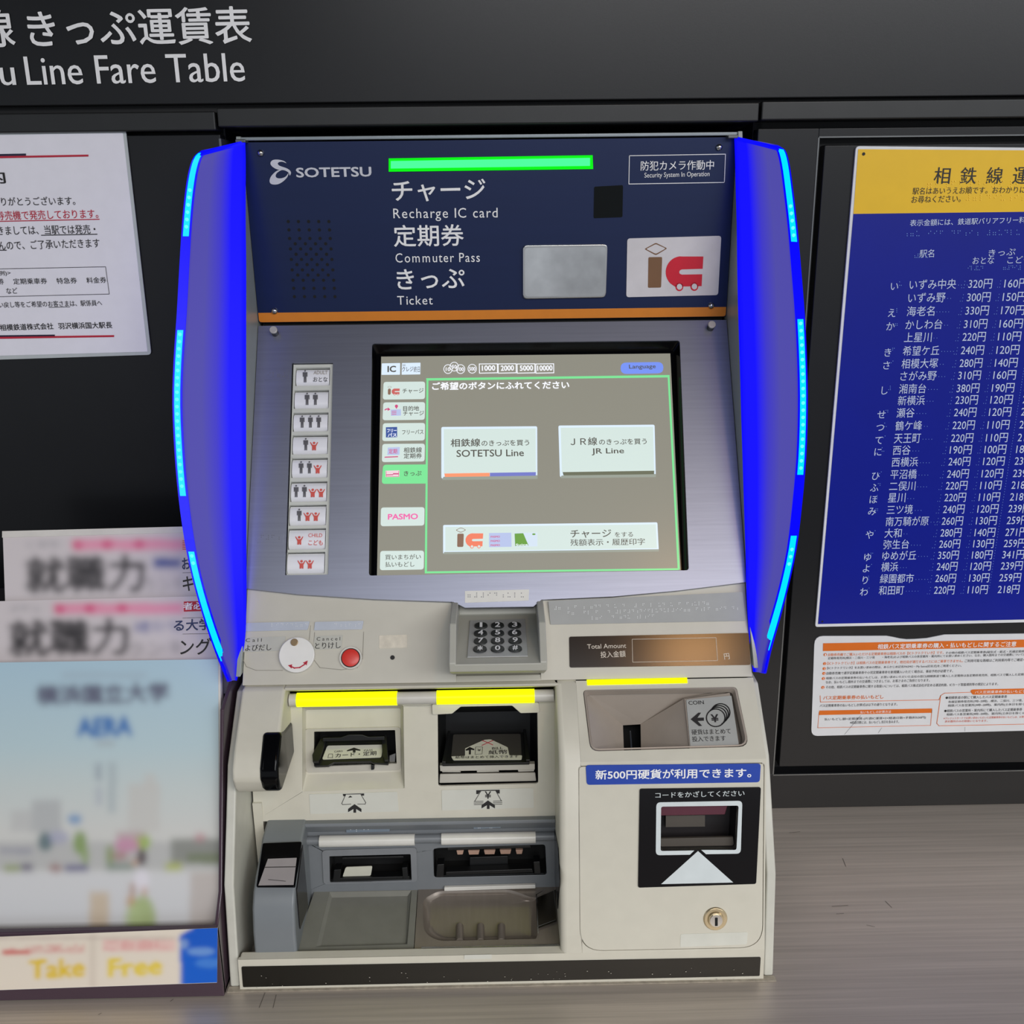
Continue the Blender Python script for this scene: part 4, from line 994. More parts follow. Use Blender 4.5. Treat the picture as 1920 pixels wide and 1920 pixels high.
MB().slab(KD, KD.P([(1240, 1512), (1370, 1510), (1363, 1534), (1240, 1536)]), .003, (), -.008).out('maroon_scanner_bar', M('maroon_plastic', '5a2b38', .35), cr, bevel=.0008)
MB().slab(KD, KD.P([(1240, 1579), (1378, 1576), (1380, 1592), (1238, 1594)]), .003, (), -.008).slab(KD, KD.P([(1255, 1545), (1330, 1544), (1330, 1566), (1255, 1567)]), .003, (), -.020).out('reader_ledge', M('olive_grey_ledge', '504a42', .5), cr)
lk = MB().disc(KD, KD.ab(1341, 1722), .0115, .0015, .0004, 36, r2=.0105).disc(KD, KD.ab(1341, 1722), .0078, .0030, .0010, 30, r2=.0070).out('door_lock', M('brass_nickel', 'c9b896', .22, metal=.8), sd, bevel=.0004)
MB().disc(KD, KD.ab(1341, 1722), .0058, .0034, .0015, 24).out('lock_barrel', chrome, lk)
flat('keyhole', KD, KD.R(1338.5, 1716, 1343.5, 1731), black_m, lk, lift=.0052)
plate('clear_sticker', KD, rnd(KD.P([(1276, 1751), (1402, 1747), (1400, 1770), (1275, 1775)]), .0015), M('clear_film', 'd2d2c6', .3), sd, thick=.0004, lift=.0007)
kick = plate('kick_strip', KE, rnd(KE.P([(453, 1812), (1426, 1794), (1424, 1829), (456, 1850)]), .0012), M('dark_brown_gloss_strip', '17150f', .22, vary=.15, vscale=9, metal=.2), tm, thick=.0015, lift=.0008)
P = Print(KE, .0014); rb.seed(3)
for i in range(46): P.dots([(rb.uniform(470, 1410), 0) if False else (lambda x: (x, 1832 - (x - 930) * .019 + rb.uniform(-14, 14)))(rb.uniform(470, 1410))], rb.uniform(.5, 1.2), 6)
P.out('scuffs', M('pale_scuff', '9a968a', .6), kick, kind='stuff')

# ---------------------------------------------------------------- grey delivery bay
g0 = pz(-.182, 1531); g1 = pz(-.188, 1667)
G = prof_plane(g1, g0)
hx0 = XA(470, -.266, Zc(1700, -.266)); hx1 = XA(553, -.262, Zc(1700, -.262))
gi = thing_dummy = None
c_open = rnd(G.P([(618, 1604), (770, 1600), (772, 1649), (619, 1653)]), .0012)
b_open = rnd(G.P([(813, 1591), (1022, 1584), (1025, 1640), (814, 1645)]), .003)
gb = plate('delivery_bay', G, [(hx0, -.014), (xcol + .001, -.014), (xcol + .001, G.ab(930, 1531)[1]), (hx0, G.ab(930, 1531)[1])], grey_ins, tm, thick=.004, holes=[c_open, b_open], lift=0, bevel=.0008)
MB().prism([g0, (g0[0] - .006, g0[1] - .0005), (g0[0] - .007, g0[1] - .0035), (g0[0] + .001, Zc(1558, -.182))], hx1 - .002, xcol).out('bay_brow', grey_ins, gb, bevel=.0008)
ry, rz = pz(-.187, 1570)
MB().tube((hx1, ry, rz), (xcol - .001, ry, rz), .0045).out('grey_rod', grey_ins, gb, smooth=True)
pearl = M('unlit_slot_light', 'd6d4cc', .3)
for a, b in ((600, 778), (828, 1004)):
    MB().tube((XA(a, ry, rz), ry - .0012, rz), (XA(b, ry, rz), ry - .0012, rz), .0058).out('slot_light', pearl, gb, smooth=True, label='unlit pearl white slot light')
for q in ([(650, 1546), (731, 1543), (731, 1557), (650, 1559)], [(889, 1540), (939, 1538), (939, 1550), (888, 1552)]):
    s_ = plate('braille_film', G, G.P(q), M('slate_blue_film', '6d7a86', .3), gb, thick=.0005, lift=.0022)
    d = Print(G, .0026)
    for i in range(4): d.dots(cell(q[0][0] + 8 + i * 11, q[0][1] + 4, 3), .8, 6)
    d.out('braille_dots', MATS['pale_braille'], s_, kind='stuff')
cf = plate('card_outlet_frame', G, rnd(G.P([(604, 1593), (781, 1588), (783, 1652), (607, 1657)]), .004), M('mid_grey_bezel', '7d8083', .38), gb, thick=.001, holes=[c_open], lift=.0016, bevel=.0006)
G3 = sub(G, .03)
MB().loft([[G.w(p) for p in c_open], [G3.w(p) for p in c_open]]).out('card_outlet_cavity', black_m, cf)
co = MB().slab(G, G.P([(624, 1645), (768, 1641), (768, 1647), (624, 1651)]), .010, (), .002).slab(G, G.P([(627, 1628), (640, 1627), (638, 1649), (625, 1650)]), .012, (), .003).slab(G, G.P([(754, 1624), (764, 1623), (766, 1645), (756, 1646)]), .012, (), .003).slab(G, G.P([(640, 1612), (756, 1609), (756, 1613), (640, 1616)]), .012, (), -.004)
co.out('card_outlet_mouth', matt_black, cf, bevel=.0006)
plate('card_outlet_tongue', G, rnd(G.P([(648, 1627), (698, 1625), (695, 1643), (642, 1645)]), .0018), MATS['cream_label'], cf, thick=.0008, lift=-.001)
bo_ = MB().loft([[G.w(p) for p in b_open], [G3.w(p) for p in b_open]]).out('bill_outlet', M('black_outlet', '0b0b0a', .5), gb)
bm_ = MB().slab(G, G.P([(838, 1598), (995, 1593), (997, 1598), (838, 1603)]), .012, (), -.008).slab(G, G.P([(836, 1634), (998, 1628), (1000, 1635), (836, 1640)]), .010, (), .001)
bm_.slab(G, G.P([(820, 1618), (833, 1617), (832, 1641), (818, 1642)]), .012, (), .003).slab(G, G.P([(1000, 1613), (1012, 1612), (1014, 1635), (1002, 1636)]), .012, (), .003)
bm_.slab(G, G.P([(880, 1618), (953, 1615), (953, 1632), (880, 1635)]), .003, (), -.010).out('bill_outlet_mouth', matt_black, bo_, bevel=.0006)
tan = M('tan_roller', 'b08f7c', .4)
for a, b, yy in ((855, 869, 1608), (877, 899, 1608), (907, 929, 1607.5), (937, 959, 1607), (967, 981, 1607)):
    plate('roller', G, G.P([(a, yy - 4), (b, yy - 4.3), (b - 2, yy + 3.6), (a + 2, yy + 4)]), tan, bo_, thick=.004, lift=-.009, bevel=.0005)
# chrome-ish edge strip over the coin dish
# floor of the bay
f0 = g1; f1 = (-.266, Zc(1785, -.266))
FL = prof_plane(f1, f0)
tray = plate('card_tray', FL, FL.P([(594, 1658), (784, 1655), (776, 1780), (550, 1785)]), grey_ins2, gb, thick=.003, holes=[FL.P([(618, 1674), (771, 1671), (763, 1771), (593, 1776)])], lift=.0008, bevel=.0006)
tf = MB().loft([[FL.w(p, .0008) for p in FL.P([(618, 1674), (771, 1671), (763, 1771), (593, 1776)])], [FL.w(p, -.0022) for p in FL.P([(622, 1680), (764, 1677), (760, 1770), (600, 1775)])]]).out('tray_bottom', grey_ins2, tray)
# coin dish
def DQ(cx, cy): return (770 + cx / 6.62, 1650 + cy / 6.62)
rim = rnd(FL.P([DQ(150, 300), DQ(175, 240), DQ(330, 150), DQ(1250, 132), DQ(1480, 222), DQ(1562, 230), DQ(1572, 700), DQ(1555, 742), DQ(330, 768), DQ(165, 660)]), [.004, .004, .006, .006, .006, .001, .001, .001, .008, .008], 4)
cxm = sum(p[0] for p in rim) / len(rim); cym = sum(p[1] for p in rim) / len(rim)
def shrink(poly, kx, ky, dy=0): return [(cxm + (p[0] - cxm) * kx, cym + dy + (p[1] - cym) * ky) for p in poly]
cd = plate('coin_dish', FL, FL.P([(785, 1656), (1049, 1652), (1051, 1775), (777, 1781)]), steel, gb, thick=.002, holes=[rim], lift=.0012, bevel=.0005)
by0, by1 = min(p[1] for p in rim), max(p[1] for p in rim)
def bowl(kx, ky, dy, d0, d1):
    q = shrink(rim, kx, ky, dy)
    return [FL.w(p, -(d0 + (d1 - d0) * (by1 - p[1]) / (by1 - by0))) for p in q]
MB().loft([[FL.w(p, .0012) for p in rim], bowl(.985, .97, 0, .0004, .0008), bowl(.955, .90, .0015, .0014, .006), bowl(.90, .76, .0055, .0028, .0145), bowl(.85, .70, .0065, .0032, .0155), bowl(.5, .45, .008, .0034, .0150)]).out('dish_bowl', steel, cd, smooth=True)
for x in (862, 901, 940):
    a0 = FL.hit(x, 1737, -.0095); a1 = FL.hit(x, 1766, -.0015)
    MB().tube(a0, a1, .0038, 12).out('dish_rib', steel, cd, smooth=True)
MB().tube(FL.hit(790, 1780, .0), FL.hit(1049, 1774.5, .0), .0022, 10).out('dish_front_edge', chrome, cd, smooth=True)
MB().slab(G, G.P([(833, 1660), (1004, 1655), (1004, 1662), (833, 1667)]), .004, (), .004).out('dish_top_strip', pearl, cd, bevel=.0008)
fence = MB().add([FL.hit(1005, 1684, .003), FL.hit(1042, 1668, .003), FL.hit(1044, 1728, .003), FL.hit(1007, 1742, .003), FL.hit(1006, 1756, .003)], [(0, 1, 2, 3)])
fence.out('dish_flap', M('dark_steel_flap', '6c655c', .25, metal=1, brush=(.3, 3, 1)), cd)
P = Print(FL, .0036); P.line([(1006, 1682), (1009, 1755)], 1.6); P.line([(1006, 1682), (1022, 1673)], 1.0); P.line([(1009, 1742), (1041, 1730)], 1.4); P.line([(1038, 1672), (1044, 1728)], 1.0); P.out('flap_edges', chrome, cd)
# curved hump with the smoked window
hprof = [pz(-.183, 1531), pz(-.205, 1562), pz(-.221, 1596), pz(-.240, 1632), pz(-.253, 1662), pz(-.262, 1695), pz(-.267, 1740), pz(-.268, 1787)]
hump = MB().prism([(-.16, hprof[0][1])] + hprof + [(-.16, hprof[-1][1])], hx0, hx1).out('receipt_cover', M('slate_grey_cover', '787d80', .36, vary=.02, bump=.05, bscale=1300), gb, bevel=.003, seg=3)
for p in hump.data.polygons: p.use_smooth = True
wb, wt = hprof[4], pz(-.2125, 1577)
HP2 = prof_plane((wb[0] - .001, wb[1]), (wt[0] - .003, wt[1]))
sw = plate('smoked_window', HP2, rnd(HP2.P([(493, 1582), (566, 1579), (553, 1664), (481, 1664)]), .0015), gloss_black, gb, thick=.004, lift=.0016, bevel=.0006)
flat('receipt_paper', HP2, HP2.P([(503, 1612), (557, 1610), (551, 1661), (485, 1662)]), M('paper_behind_glass', '9a9494', .3), gb, lift=.0019)
P = Print(HP2, .0021); P.line([(497, 1628), (556, 1627)], 1.4); P.line([(504, 1651), (536, 1654)], .9); P.out('paper_folds', black_ink, gb)
XS = Plane((hx1 + .0006, 0, 0), (0, 1, 0), (0, 0, 1))
plate('side_window', XS, XS.P([(567, 1584), (577, 1700), (562, 1742), (556, 1668)]), M('dark_side_glass', '1c1a1a', .2), gb, thick=.0006, lift=.0006)
XK = Plane((xcol - .0003, 0, 0), (0, 1, 0), (0, 0, 1))
plate('column_sensor', XK, rnd([XK.ab(*p) for p in ((1039, 1548), (1047, 1590), (1050, 1650), (1046, 1705), (1040, 1640))], .002), gloss_black, gb, thick=.0006, lift=.0004)
plate('rail_braille_label', KE, KE.P([(871, 1779), (922, 1778), (922, 1788), (870, 1789)]) if False else KE.P([(871, 1790), (922, 1789), (922, 1797), (870, 1798)]), label_m, tm, thick=.0005, lift=.0006)

# ---------------------------------------------------------------- glowing wings
def wing_mat(name, rows):
    m = bpy.data.materials.new(name); m.use_nodes = True
    nt = m.node_tree; b = nt.nodes['Principled BSDF']; b.inputs['Roughness'].default_value = .32
    b.inputs['Base Color'].default_value = (.015, .012, .04, 1); b.inputs['Specular IOR Level'].default_value = .04
    uv = nt.nodes.new('ShaderNodeUVMap'); sp_ = nt.nodes.new('ShaderNodeSeparateXYZ'); nt.links.new(uv.outputs[0], sp_.inputs[0])
    cr_ = nt.nodes.new('ShaderNodeValToRGB'); nt.links.new(sp_.outputs['X'], cr_.inputs[0])
    e = cr_.color_ramp.elements
    e[0].position = 0; e[0].color = (0, 0, 1.0, 1); e[1].position = 1; e[1].color = (.008, .004, .62, 1)
    for p, c in rows:
        n = e.new(p); n.color = c
    nt.links.new(cr_.outputs[0], b.inputs['Emission Color']); b.inputs['Emission Strength'].default_value = 1.0
    MATS[name] = m
    return m
wm = wing_mat('lit_frosted_acrylic', [(.24, (0, 0, 1.0, 1)), (.42, (.045, .038, .56, 1)), (.62, (.075, .068, .38, 1)), (.84, (.075, .066, .38, 1)), (.95, (.02, .012, .50, 1))])
rim_m = E('blue_lit_rim', '0404ff', 1.0, base=.05); led_m = E('cyan_led_strip', '00c8ff', 1.35, base=.1); led_dot = E('bright_led', '58e6ff', 1.5, base=.1)
LO = [(380, 285), (366, 296), (357, 320), (350, 360), (344, 420), (339, 500), (334, 590), (328, 680), (326, 760), (330, 850), (337, 930), (348, 1010), (362, 1080), (382, 1152), (404, 1217), (430, 1277)]
LI = [(459, 266), (459, 275), (460, 300), (460, 350), (460, 420), (461, 500), (461, 590), (461, 680), (461, 760), (461, 850), (461, 930), (461, 1010), (461, 1080), (460, 1145), (456, 1205), (440, 1275)]
RO = [(1456, 276), (1470, 284), (1478, 310), (1485, 360), (1493, 430), (1500, 510), (1507, 600), (1511, 690), (1512, 770), (1509, 860), (1501, 950), (1491, 1030), (1476, 1100), (1459, 1165), (1443, 1220), (1433, 1262)]
RI = [(1378, 258), (1378, 266), (1379, 300), (1380, 350), (1382, 420), (1383, 510), (1385, 600), (1388, 690), (1390, 770), (1393, 860), (1396, 950), (1399, 1030), (1401, 1100), (1404, 1150), (1409, 1205), (1416, 1259)]
def innerY(py): return .004 + (-.150 - .004) * (py - 268) / (1180 - 268)
def wing(Op, Ip, segs):
    Op = catmull(Op, 3); Ip = catmull(Ip, 3); n = len(Op)
    K = 12; v = []; uvs = []
    def pt(i, u, lift=0):
        a = W(*Ip[i], innerY(Ip[i][1]) - .001); b = W(*Op[i], innerY(Op[i][1]) - .024)
        a2 = W(*Ip[min(i + 1, n - 1)], innerY(Ip[min(i + 1, n - 1)][1]) - .001)
        p = a + (b - a) * u
        if lift: p = p + Vector((0, -1, .3)).normalized() * lift
        return p
    for i in range(n):
        for k in range(K + 1):
            v.append(pt(i, k / K)); uvs.append((k / K, i / n))
    f = [(i * (K + 1) + k, i * (K + 1) + k + 1, (i + 1) * (K + 1) + k + 1, (i + 1) * (K + 1) + k) for i in range(n - 1) for k in range(K)]
    wo = mesh('light_wing', v, f, wm, tm, smooth=True, uvs=uvs)
    so = wo.modifiers.new('thickness', 'SOLIDIFY'); so.thickness = .0045; so.offset = 0
    us = lambda i: 1 - 17.0 / max(30, abs(Op[i][0] - Ip[i][0]))
    def ribbon(i0, i1, fa, fb, l0, l1):
        m = MB(); loops = []
        for i in range(i0, i1 + 1):
            ua = 1 - (1 - us(i)) * fa; ub = 1 - (1 - us(i)) * fb
            loops.append([pt(i, ua, l0), pt(i, ua, l1), pt(i, ub, l1), pt(i, ub, l0)])
        m.loft(loops, cap0=True, cap1=True); return m
    ribbon(0, n - 1, 1.0, -.03, .0005, .0035).out('wing_rim', rim_m, wo, smooth=False)
    # top edge
    tp = MB().loft([[pt(0, u, .0005), pt(0, u, .0035), pt(1, u, .0035) + Vector((0, 0, -.003)), pt(1, u, .0005) + Vector((0, 0, -.003))] for u in (0, .5, 1)], cap0=True)
    tp.out('wing_rim', rim_m, wo)
    tcap = W(Ip[0][0], Ip[0][1], innerY(Ip[0][1]))
    MB().box((min(tcap.x - .008, tcap.x + .002), tcap.y - .006, tcap.z - .001), (max(tcap.x - .008, tcap.x + .002), tcap.y + .008, tcap.z + .0022)).out('wing_bracket', lip_m, wo, bevel=.0008)
    for y0, y1, dot0, dot1 in segs:
        idx = [i for i in range(n) if y0 <= Op[i][1] <= y1]
        ribbon(idx[0], idx[-1], .80, .18, .0030, .0042).out('led_strip', led_m, wo)
        # single LEDs seen through the diffuser
        y = max(dot0, Op[idx[0]][1] + 8)
        while y < dot1 and y < Op[idx[-1]][1] - 6:
            for i in range(n - 1):
                if Op[i][1] <= y < Op[i + 1][1]:
                    t = (y - Op[i][1]) / (Op[i + 1][1] - Op[i][1])
                    ua = 1 - (1 - us(i)) * .49; p = pt(i, ua, .0043) * (1 - t) + pt(i + 1, ua, .0043) * t
                    q = Plane(p, (1, 0, 0), (0, .1, 1))
                    MB().disc(q, (0, 0), .0017, .0004, 0, 12, dome=.0004).out('led', led_dot, wo, smooth=True)
            y += 13.5
    return wo
wing(LO, LI, [(290, 468, 360, 462), (592, 940, 600, 935), (1015, 1256, 1030, 1060)])['label'] = 'left glowing blue wing'
wing(RO, RI, [(284, 462, 390, 455), (580, 912, 590, 905), (1000, 1232, 1030, 1060)])['label'] = 'right glowing blue wing'

# ================================================================== BROCHURE RACK (lower left)
def raster_cover(name, pl, quad, nx, ny, shapes, blur, mat, parent, lift):
    """print as a fine grid of vertex colours: quad = px corners tl,tr,br,bl; shapes painted in px coordinates"""
    tl, tr, br_, bl = [Vector(q) for q in quad]
    us = np.linspace(0, 1, nx); vs = np.linspace(0, 1, ny)
    Xp = np.zeros((ny, nx)); Yp = np.zeros((ny, nx))
    for j, v in enumerate(vs):
        L = tl.lerp(bl, v); R_ = tr.lerp(br_, v)
        Xp[j] = L.x + (R_.x - L.x) * us; Yp[j] = L.y + (R_.y - L.y) * us
    img = np.zeros((ny, nx, 3)); img[:] = lin(shapes[0][1])[:3]
    def paint(mask, c, a=1.0):
        c = np.array(lin(c)[:3]); img[mask] = img[mask] * (1 - a) + c * a
    for s in shapes[1:]:
        k = s[0]
        if k == 'rect':
            _, x0, y0, x1, y1, c, a = s; paint((Xp >= x0) & (Xp <= x1) & (Yp >= y0) & (Yp <= y1), c, a)
        elif k == 'ell':
            _, x, y, rx, ry, c, a = s; paint(((Xp - x) / rx) ** 2 + ((Yp - y) / ry) ** 2 <= 1, c, a)
        elif k == 'grad':
            _, y0, y1, c, a = s; t = np.clip((Yp - y0) / (y1 - y0), 0, 1)[..., None] * a; img[:] = img * (1 - t) + np.array(lin(c)[:3]) * t
        elif k == 'text':
            _, body, x0, y0, x1, y1, h, bold, c = s
            gv, gf = glyphs(body); a = np.array(gv)[:, :2]; mn = a.min(0); d = a.max(0) - mn
            q = (a - mn) / d; px = x0 + q[:, 0] * (x1 - x0); py = y0 + q[:, 0] * (y1 - y0) - q[:, 1] * h
            mask = np.zeros((ny, nx), bool)
            for f in gf:
                for i in range(1, len(f) - 1):
                    A, B_, C_ = f[0], f[i], f[i + 1]
                    def e(p, r): return (px[r] - px[p]) * (Yp - py[p]) - (py[r] - py[p]) * (Xp - px[p])
                    e0, e1, e2 = e(A, B_), e(B_, C_), e(C_, A)
                    mask |= ((e0 >= 0) & (e1 >= 0) & (e2 >= 0)) | ((e0 <= 0) & (e1 <= 0) & (e2 <= 0))
            k_ = int(round(bold * h / abs(Yp[1, 0] - Yp[0, 0])))
            for _ in range(k_): mask = mask | np.roll(mask, 1, 1) | np.roll(mask, -1, 1) | np.roll(mask, 1, 0) | np.roll(mask, -1, 0)
            paint(mask, c)
    dx = abs(Xp[0, 1] - Xp[0, 0])
    n = int(3 * blur / dx) + 1; k = np.exp(-.5 * (np.arange(-n, n + 1) * dx / blur) ** 2); k /= k.sum()
    def conv(a, axis):
        pad = [(0, 0)] * 3; pad[axis] = (n, n); p = np.pad(a, pad, 'edge'); o = np.zeros_like(a)
        for i, w in enumerate(k):
            sl = [slice(None)] * 3; sl[axis] = slice(i, i + a.shape[axis]); o += p[tuple(sl)] * w
        return o
    if blur > 0: img = conv(conv(img, 0), 1)
    verts = [pl.hit(Xp[j, i], Yp[j, i], lift) for j in range(ny) for i in range(nx)]
    base = BASE.get(parent, Vector((0, 0, 0)))
    me = bpy.data.meshes.new(name)
    me.from_pydata([tuple(v - base) for v in verts], [], [(j * nx + i, j * nx + i + 1, (j + 1) * nx + i + 1, (j + 1) * nx + i) for j in range(ny - 1) for i in range(nx - 1)])
    at = me.color_attributes.new('print', 'FLOAT_COLOR', 'POINT')
    at.data.foreach_set('color', np.concatenate([img.reshape(-1, 3), np.ones((nx * ny, 1))], 1).astype(np.float32).ravel())
    me.materials.append(mat)
    o = bpy.data.objects.new(name, me); COL.objects.link(o); o.parent = parent; BASE[o] = base
    return o
pm = bpy.data.materials.new('printed_cover'); pm.use_nodes = True
b = pm.node_tree.nodes['Principled BSDF']; a = pm.node_tree.nodes.new('ShaderNodeVertexColor'); a.layer_name = 'print'
pm.node_tree.links.new(a.outputs[0], b.inputs['Base Color']); b.inputs['Roughness'].default_value = .35
page_m = M('page_edges', 'd8d4cc', .6)
def leaning(yb, pyb, yt, pyt, px): return prof_plane(pz(yb, pyb, px), pz(yt, pyt, px))
def book(pl, q, name, label, cat, group, thick):
    base = pl.hit(*q[3]); t = thing(name, base, label, cat, group)
    c = MB().slab(pl, pl.P(q), thick, (), -.0004).out('pages', page_m, t)
    return t
# rear magazine
mpA = prof_plane(pz(-.135, 1300, 200), pz(-.080, 992, 200)); mpB = prof_plane(pz(-.165, 1330, 200), pz(-.112, 1117, 200))
qA = [(5, 996), (436, 985), (440, 1300), (16, 1310)]
mA = book(mpA, qA, 'magazine', 'white job ranking magazine at the back of the rack, standing highest', 'magazine', 'ranking magazines in the rack', .004)
plate('top_binding', mpA, mpA.P([(5, 996), (436, 985), (436, 996), (5, 1008)]), page_m, mA, thick=.001, lift=.0012)
white_bg = ('bg', 'd8d0d0')
raster_cover('cover', mpA, qA, 190, 140, [white_bg, ('text', '週刊朝日進学', 50, 1027, 116, 1025, 11, .03, '8a8a8e'), ('rect', 134, 1011, 352, 1031, 'ee9ab4', 1), ('rect', 340, 1011, 460, 1031, 'ee9ab4', 1), ('ell', 145, 1022, 9, 9, 'e0457c', 1), ('ell', 201, 1021, 9, 9, 'e0457c', 1), ('ell', 261, 1020, 9, 9, 'e0457c', 1),
    ('text', '就職力', 49, 1113, 270, 1108, 68, .02, '333133'), ('text', 'ランキ', 272, 1113, 345, 1108, 28, .0, '8a8688'), ('rect', 288, 1047, 341, 1064, '4a5a9c', 1)], 6.6, pm, mA, .0004)
P = Print(mpA, .0008); P.text('お', 342, 1068, 358, 1067, 22, .02); P.out('blue_letters', M('dark_blue_ink', '26345f', .5), mA)
P = Print(mpA, .0008); P.text('キング', 343, 1109, 414, 1108, 30, .012); P.line([(343, 1074), (460, 1071)], .6); P.out('black_letters', black_ink, mA)
P = Print(mpA, .0008)
for k in range(6): P.line([(343, 1014 + k * 3.2), (349, 1014 + k * 3.2)], 1)
P.out('red_barcode', red_ink, mA)
qB = [(-32, 1128), (412, 1117), (418, 1330), (-24, 1340)]
mB = book(mpB, qB, 'magazine', 'white job ranking magazine in the middle of the rack, behind the blue brochure', 'magazine', 'ranking magazines in the rack', .004)
raster_cover('cover', mpB, qB, 190, 100, [white_bg, ('text', '週刊朝日進学', 18, 1147, 82, 1145, 11, .03, '8a8a8e'), ('rect', 101, 1131, 345, 1151, 'ee9ab4', 1), ('ell', 111, 1142, 9, 9, 'e0457c', 1), ('ell', 168, 1141, 9, 9, 'e0457c', 1), ('ell', 229, 1140, 9, 9, 'e0457c', 1),
    ('text', '就職力', 18, 1232, 240, 1227, 68, .02, '333133'), ('text', 'ランキ', 240, 1232, 345, 1227, 28, .0, '8a8688'), ('text', '確かな', 252, 1187, 343, 1184, 22, .03, '3a4c98')], 6.6, pm, mB, .0004)
P = Print(mpB, .0008); P.text('る大学', 326, 1184, 396, 1181, 22, .02); P.out('blue_letters', MATS['dark_blue_ink'], mB)
P = Print(mpB, .0008); P.text('ング', 338, 1229, 396, 1227, 31, .012); P.line([(343, 1159), (412, 1157)], .6); P.line([(343, 1189), (412, 1188)], .6); P.out('black_letters', black_ink, mB)
P = Print(mpB, .0006); P.poly([(345, 1128), (412, 1126), (412, 1145), (345, 1147)]); P.out('red_band', red_ink, mB)
P = Print(mpB, .0009); P.text('者必見', 344, 1144, 400, 1142, 14, .02); P.out('white_letters', white_ink, mB)
# front brochure
fp = prof_plane(pz(-.272, 1760, 200), pz(-.168, 1240, 200))
qF = [(-60, 1243), (409, 1236), (412, 1752), (-40, 1762)]
br0 = thing('university_brochure', fp.hit(200, 1758), 'pale blue brochure with a plaza picture at the front of the rack', 'brochure')
MB().slab(fp, fp.P([(-60, 1243), (413, 1236), (416, 1752), (-40, 1762)]), .006, (), -.0004).out('pages', page_m, br0)
rb.seed(12)
sh_ = [('bg', 'b0ccda'), ('grad', 1240, 1480, 'c0d2d2', 1.0), ('grad', 1400, 1560, 'd2d0ca', .9)]
sh_ += [('rect', 115, 1260, 275, 1272, 'a6b8c4', .6), ('text', '横浜国立大学', 69, 1322, 316, 1316, 36, .03, '65687c'), ('text', 'AERA', 146, 1380, 246, 1378, 34, .06, '1868b4'), ('rect', 180, 1390, 214, 1399, 'a8b0b4', .8)]
sh_ += [('text', '君', 178, 1465, 190, 1465, 16, 0, '8f98a4'), ('rect', 179, 1432, 190, 1460, '939ea8', .8), ('rect', 180, 1475, 190, 1510, 'a8aeba', .7), ('rect', 203, 1430, 217, 1525, 'a4b0b4', .65)]
sh_ += [('rect', 240, 1470, 300, 1560, 'c8c6c0', .8), ('rect', 270, 1450, 292, 1480, 'c8c6c0', .7), ('rect', 60, 1500, 115, 1560, 'b0b2b2', .8), ('rect', 20, 1520, 60, 1560, 'bcbcba', .7)]
sh_ += [('rect', -60, 1578, 420, 1632, 'a9a9a8', .6), ('rect', 320, 1572, 420, 1620, '7e8078', .8), ('ell', 85, 1578, 14, 18, '5e7478', .95), ('ell', 150, 1580, 13, 22, '7f9a50', .9), ('ell', 160, 1605, 7, 16, '8fa46a', .9), ('ell', 268, 1578, 14, 15, '9cb848', .9), ('ell', 206, 1605, 8, 22, '8a9a66', .9)]
sh_ += [('ell', 238, 1584, 24, 14, 'c88aa8', .85), ('rect', 218, 1560, 272, 1572, 'b89a9e', .7), ('ell', 110, 1570, 20, 12, '9a9cb8', .7), ('rect', 122, 1622, 166, 1634, '5f5c86', .9), ('rect', 40, 1620, 62, 1634, '6a6478', .9), ('rect', 8, 1622, 38, 1634, '8f9c62', .9), ('ell', 104, 1628, 12, 9, '9b7470', .8), ('rect', 310, 1618, 340, 1632, 'b0b85c', .9), ('rect', 200, 1618, 250, 1632, '7c8c80', .8), ('ell', 140, 1536, 13, 9, '6a94c0', .9), ('rect', 350, 1600, 420, 1620, '6f7a58', .8), ('ell', 375, 1570, 10, 8, 'c08a90', .8), ('ell', 225, 1605, 14, 9, 'a8807c', .8), ('rect', 0, 1590, 60, 1600, '9090a0', .8)]
sh_ += [('rect', -60, 1636, 420, 1755, 'd2d2d2', 1.0), ('rect', 356, 1636, 420, 1755, 'c0b8b2', 1.0), ('rect', 168, 1672, 204, 1745, 'cbb9a0', .95), ('ell', 266, 1607, 9, 16, '4c3c42', .95), ('ell', 252, 1617, 6, 6, 'c89878', .9), ('ell', 266, 1650, 14, 20, 'e2dee4', 1.0), ('ell', 248, 1668, 5, 14, 'b08a78', .9), ('ell', 271, 1672, 5, 10, 'c8a08c', .9), ('ell', 246, 1692, 9, 14, 'c29a70', .9), ('ell', 268, 1722, 24, 42, 'a8b87c', .95), ('ell', 250, 1728, 16, 32, 'b4c48c', .8), ('rect', -60, 1742, 420, 1765, 'a09486', .55)]
raster_cover('cover', fp, qF, 230, 250, sh_, 6.2, pm, br0, .0006)
# rack: dark acrylic stand with a cream label on its front lip
rk = thing('brochure_rack', WZ(200, 1860, CZ), 'dark acrylic brochure rack standing left of the ticket machine', 'rack')
acr = M('dark_purple_acrylic', '4a3a44', .15, vary=.02)
rx = XL - .0122; ry0 = -.288
ztop = Zc(1745, ry0, 200)
MB().box((-.62, ry0, CZ + .0006), (rx, ry0 + .006, ztop)).out('front_lip', acr, rk, bevel=.001)
MB().box((-.62, ry0 + .006, CZ + .0006), (rx, -.05, CZ + .006)).out('floor_panel', acr, rk, bevel=.001)
MB().prism([(ry0 + .001, CZ + .0006), (ry0 + .001, ztop - .004), (-.262, ztop + .02), (-.200, Zc(1330, -.200, 420)), (-.150, Zc(1260, -.150, 420)), (-.05, Zc(1255, -.05, 420)), (-.05, CZ + .0006)], rx - .0035, rx).out('side_panel', acr, rk, bevel=.001)
MB().box((-.62, -.060, CZ + .0006), (rx, -.054, Zc(1100, -.06, 200))).out('back_panel', M('black_acrylic', '121014', .12, vary=0), rk)
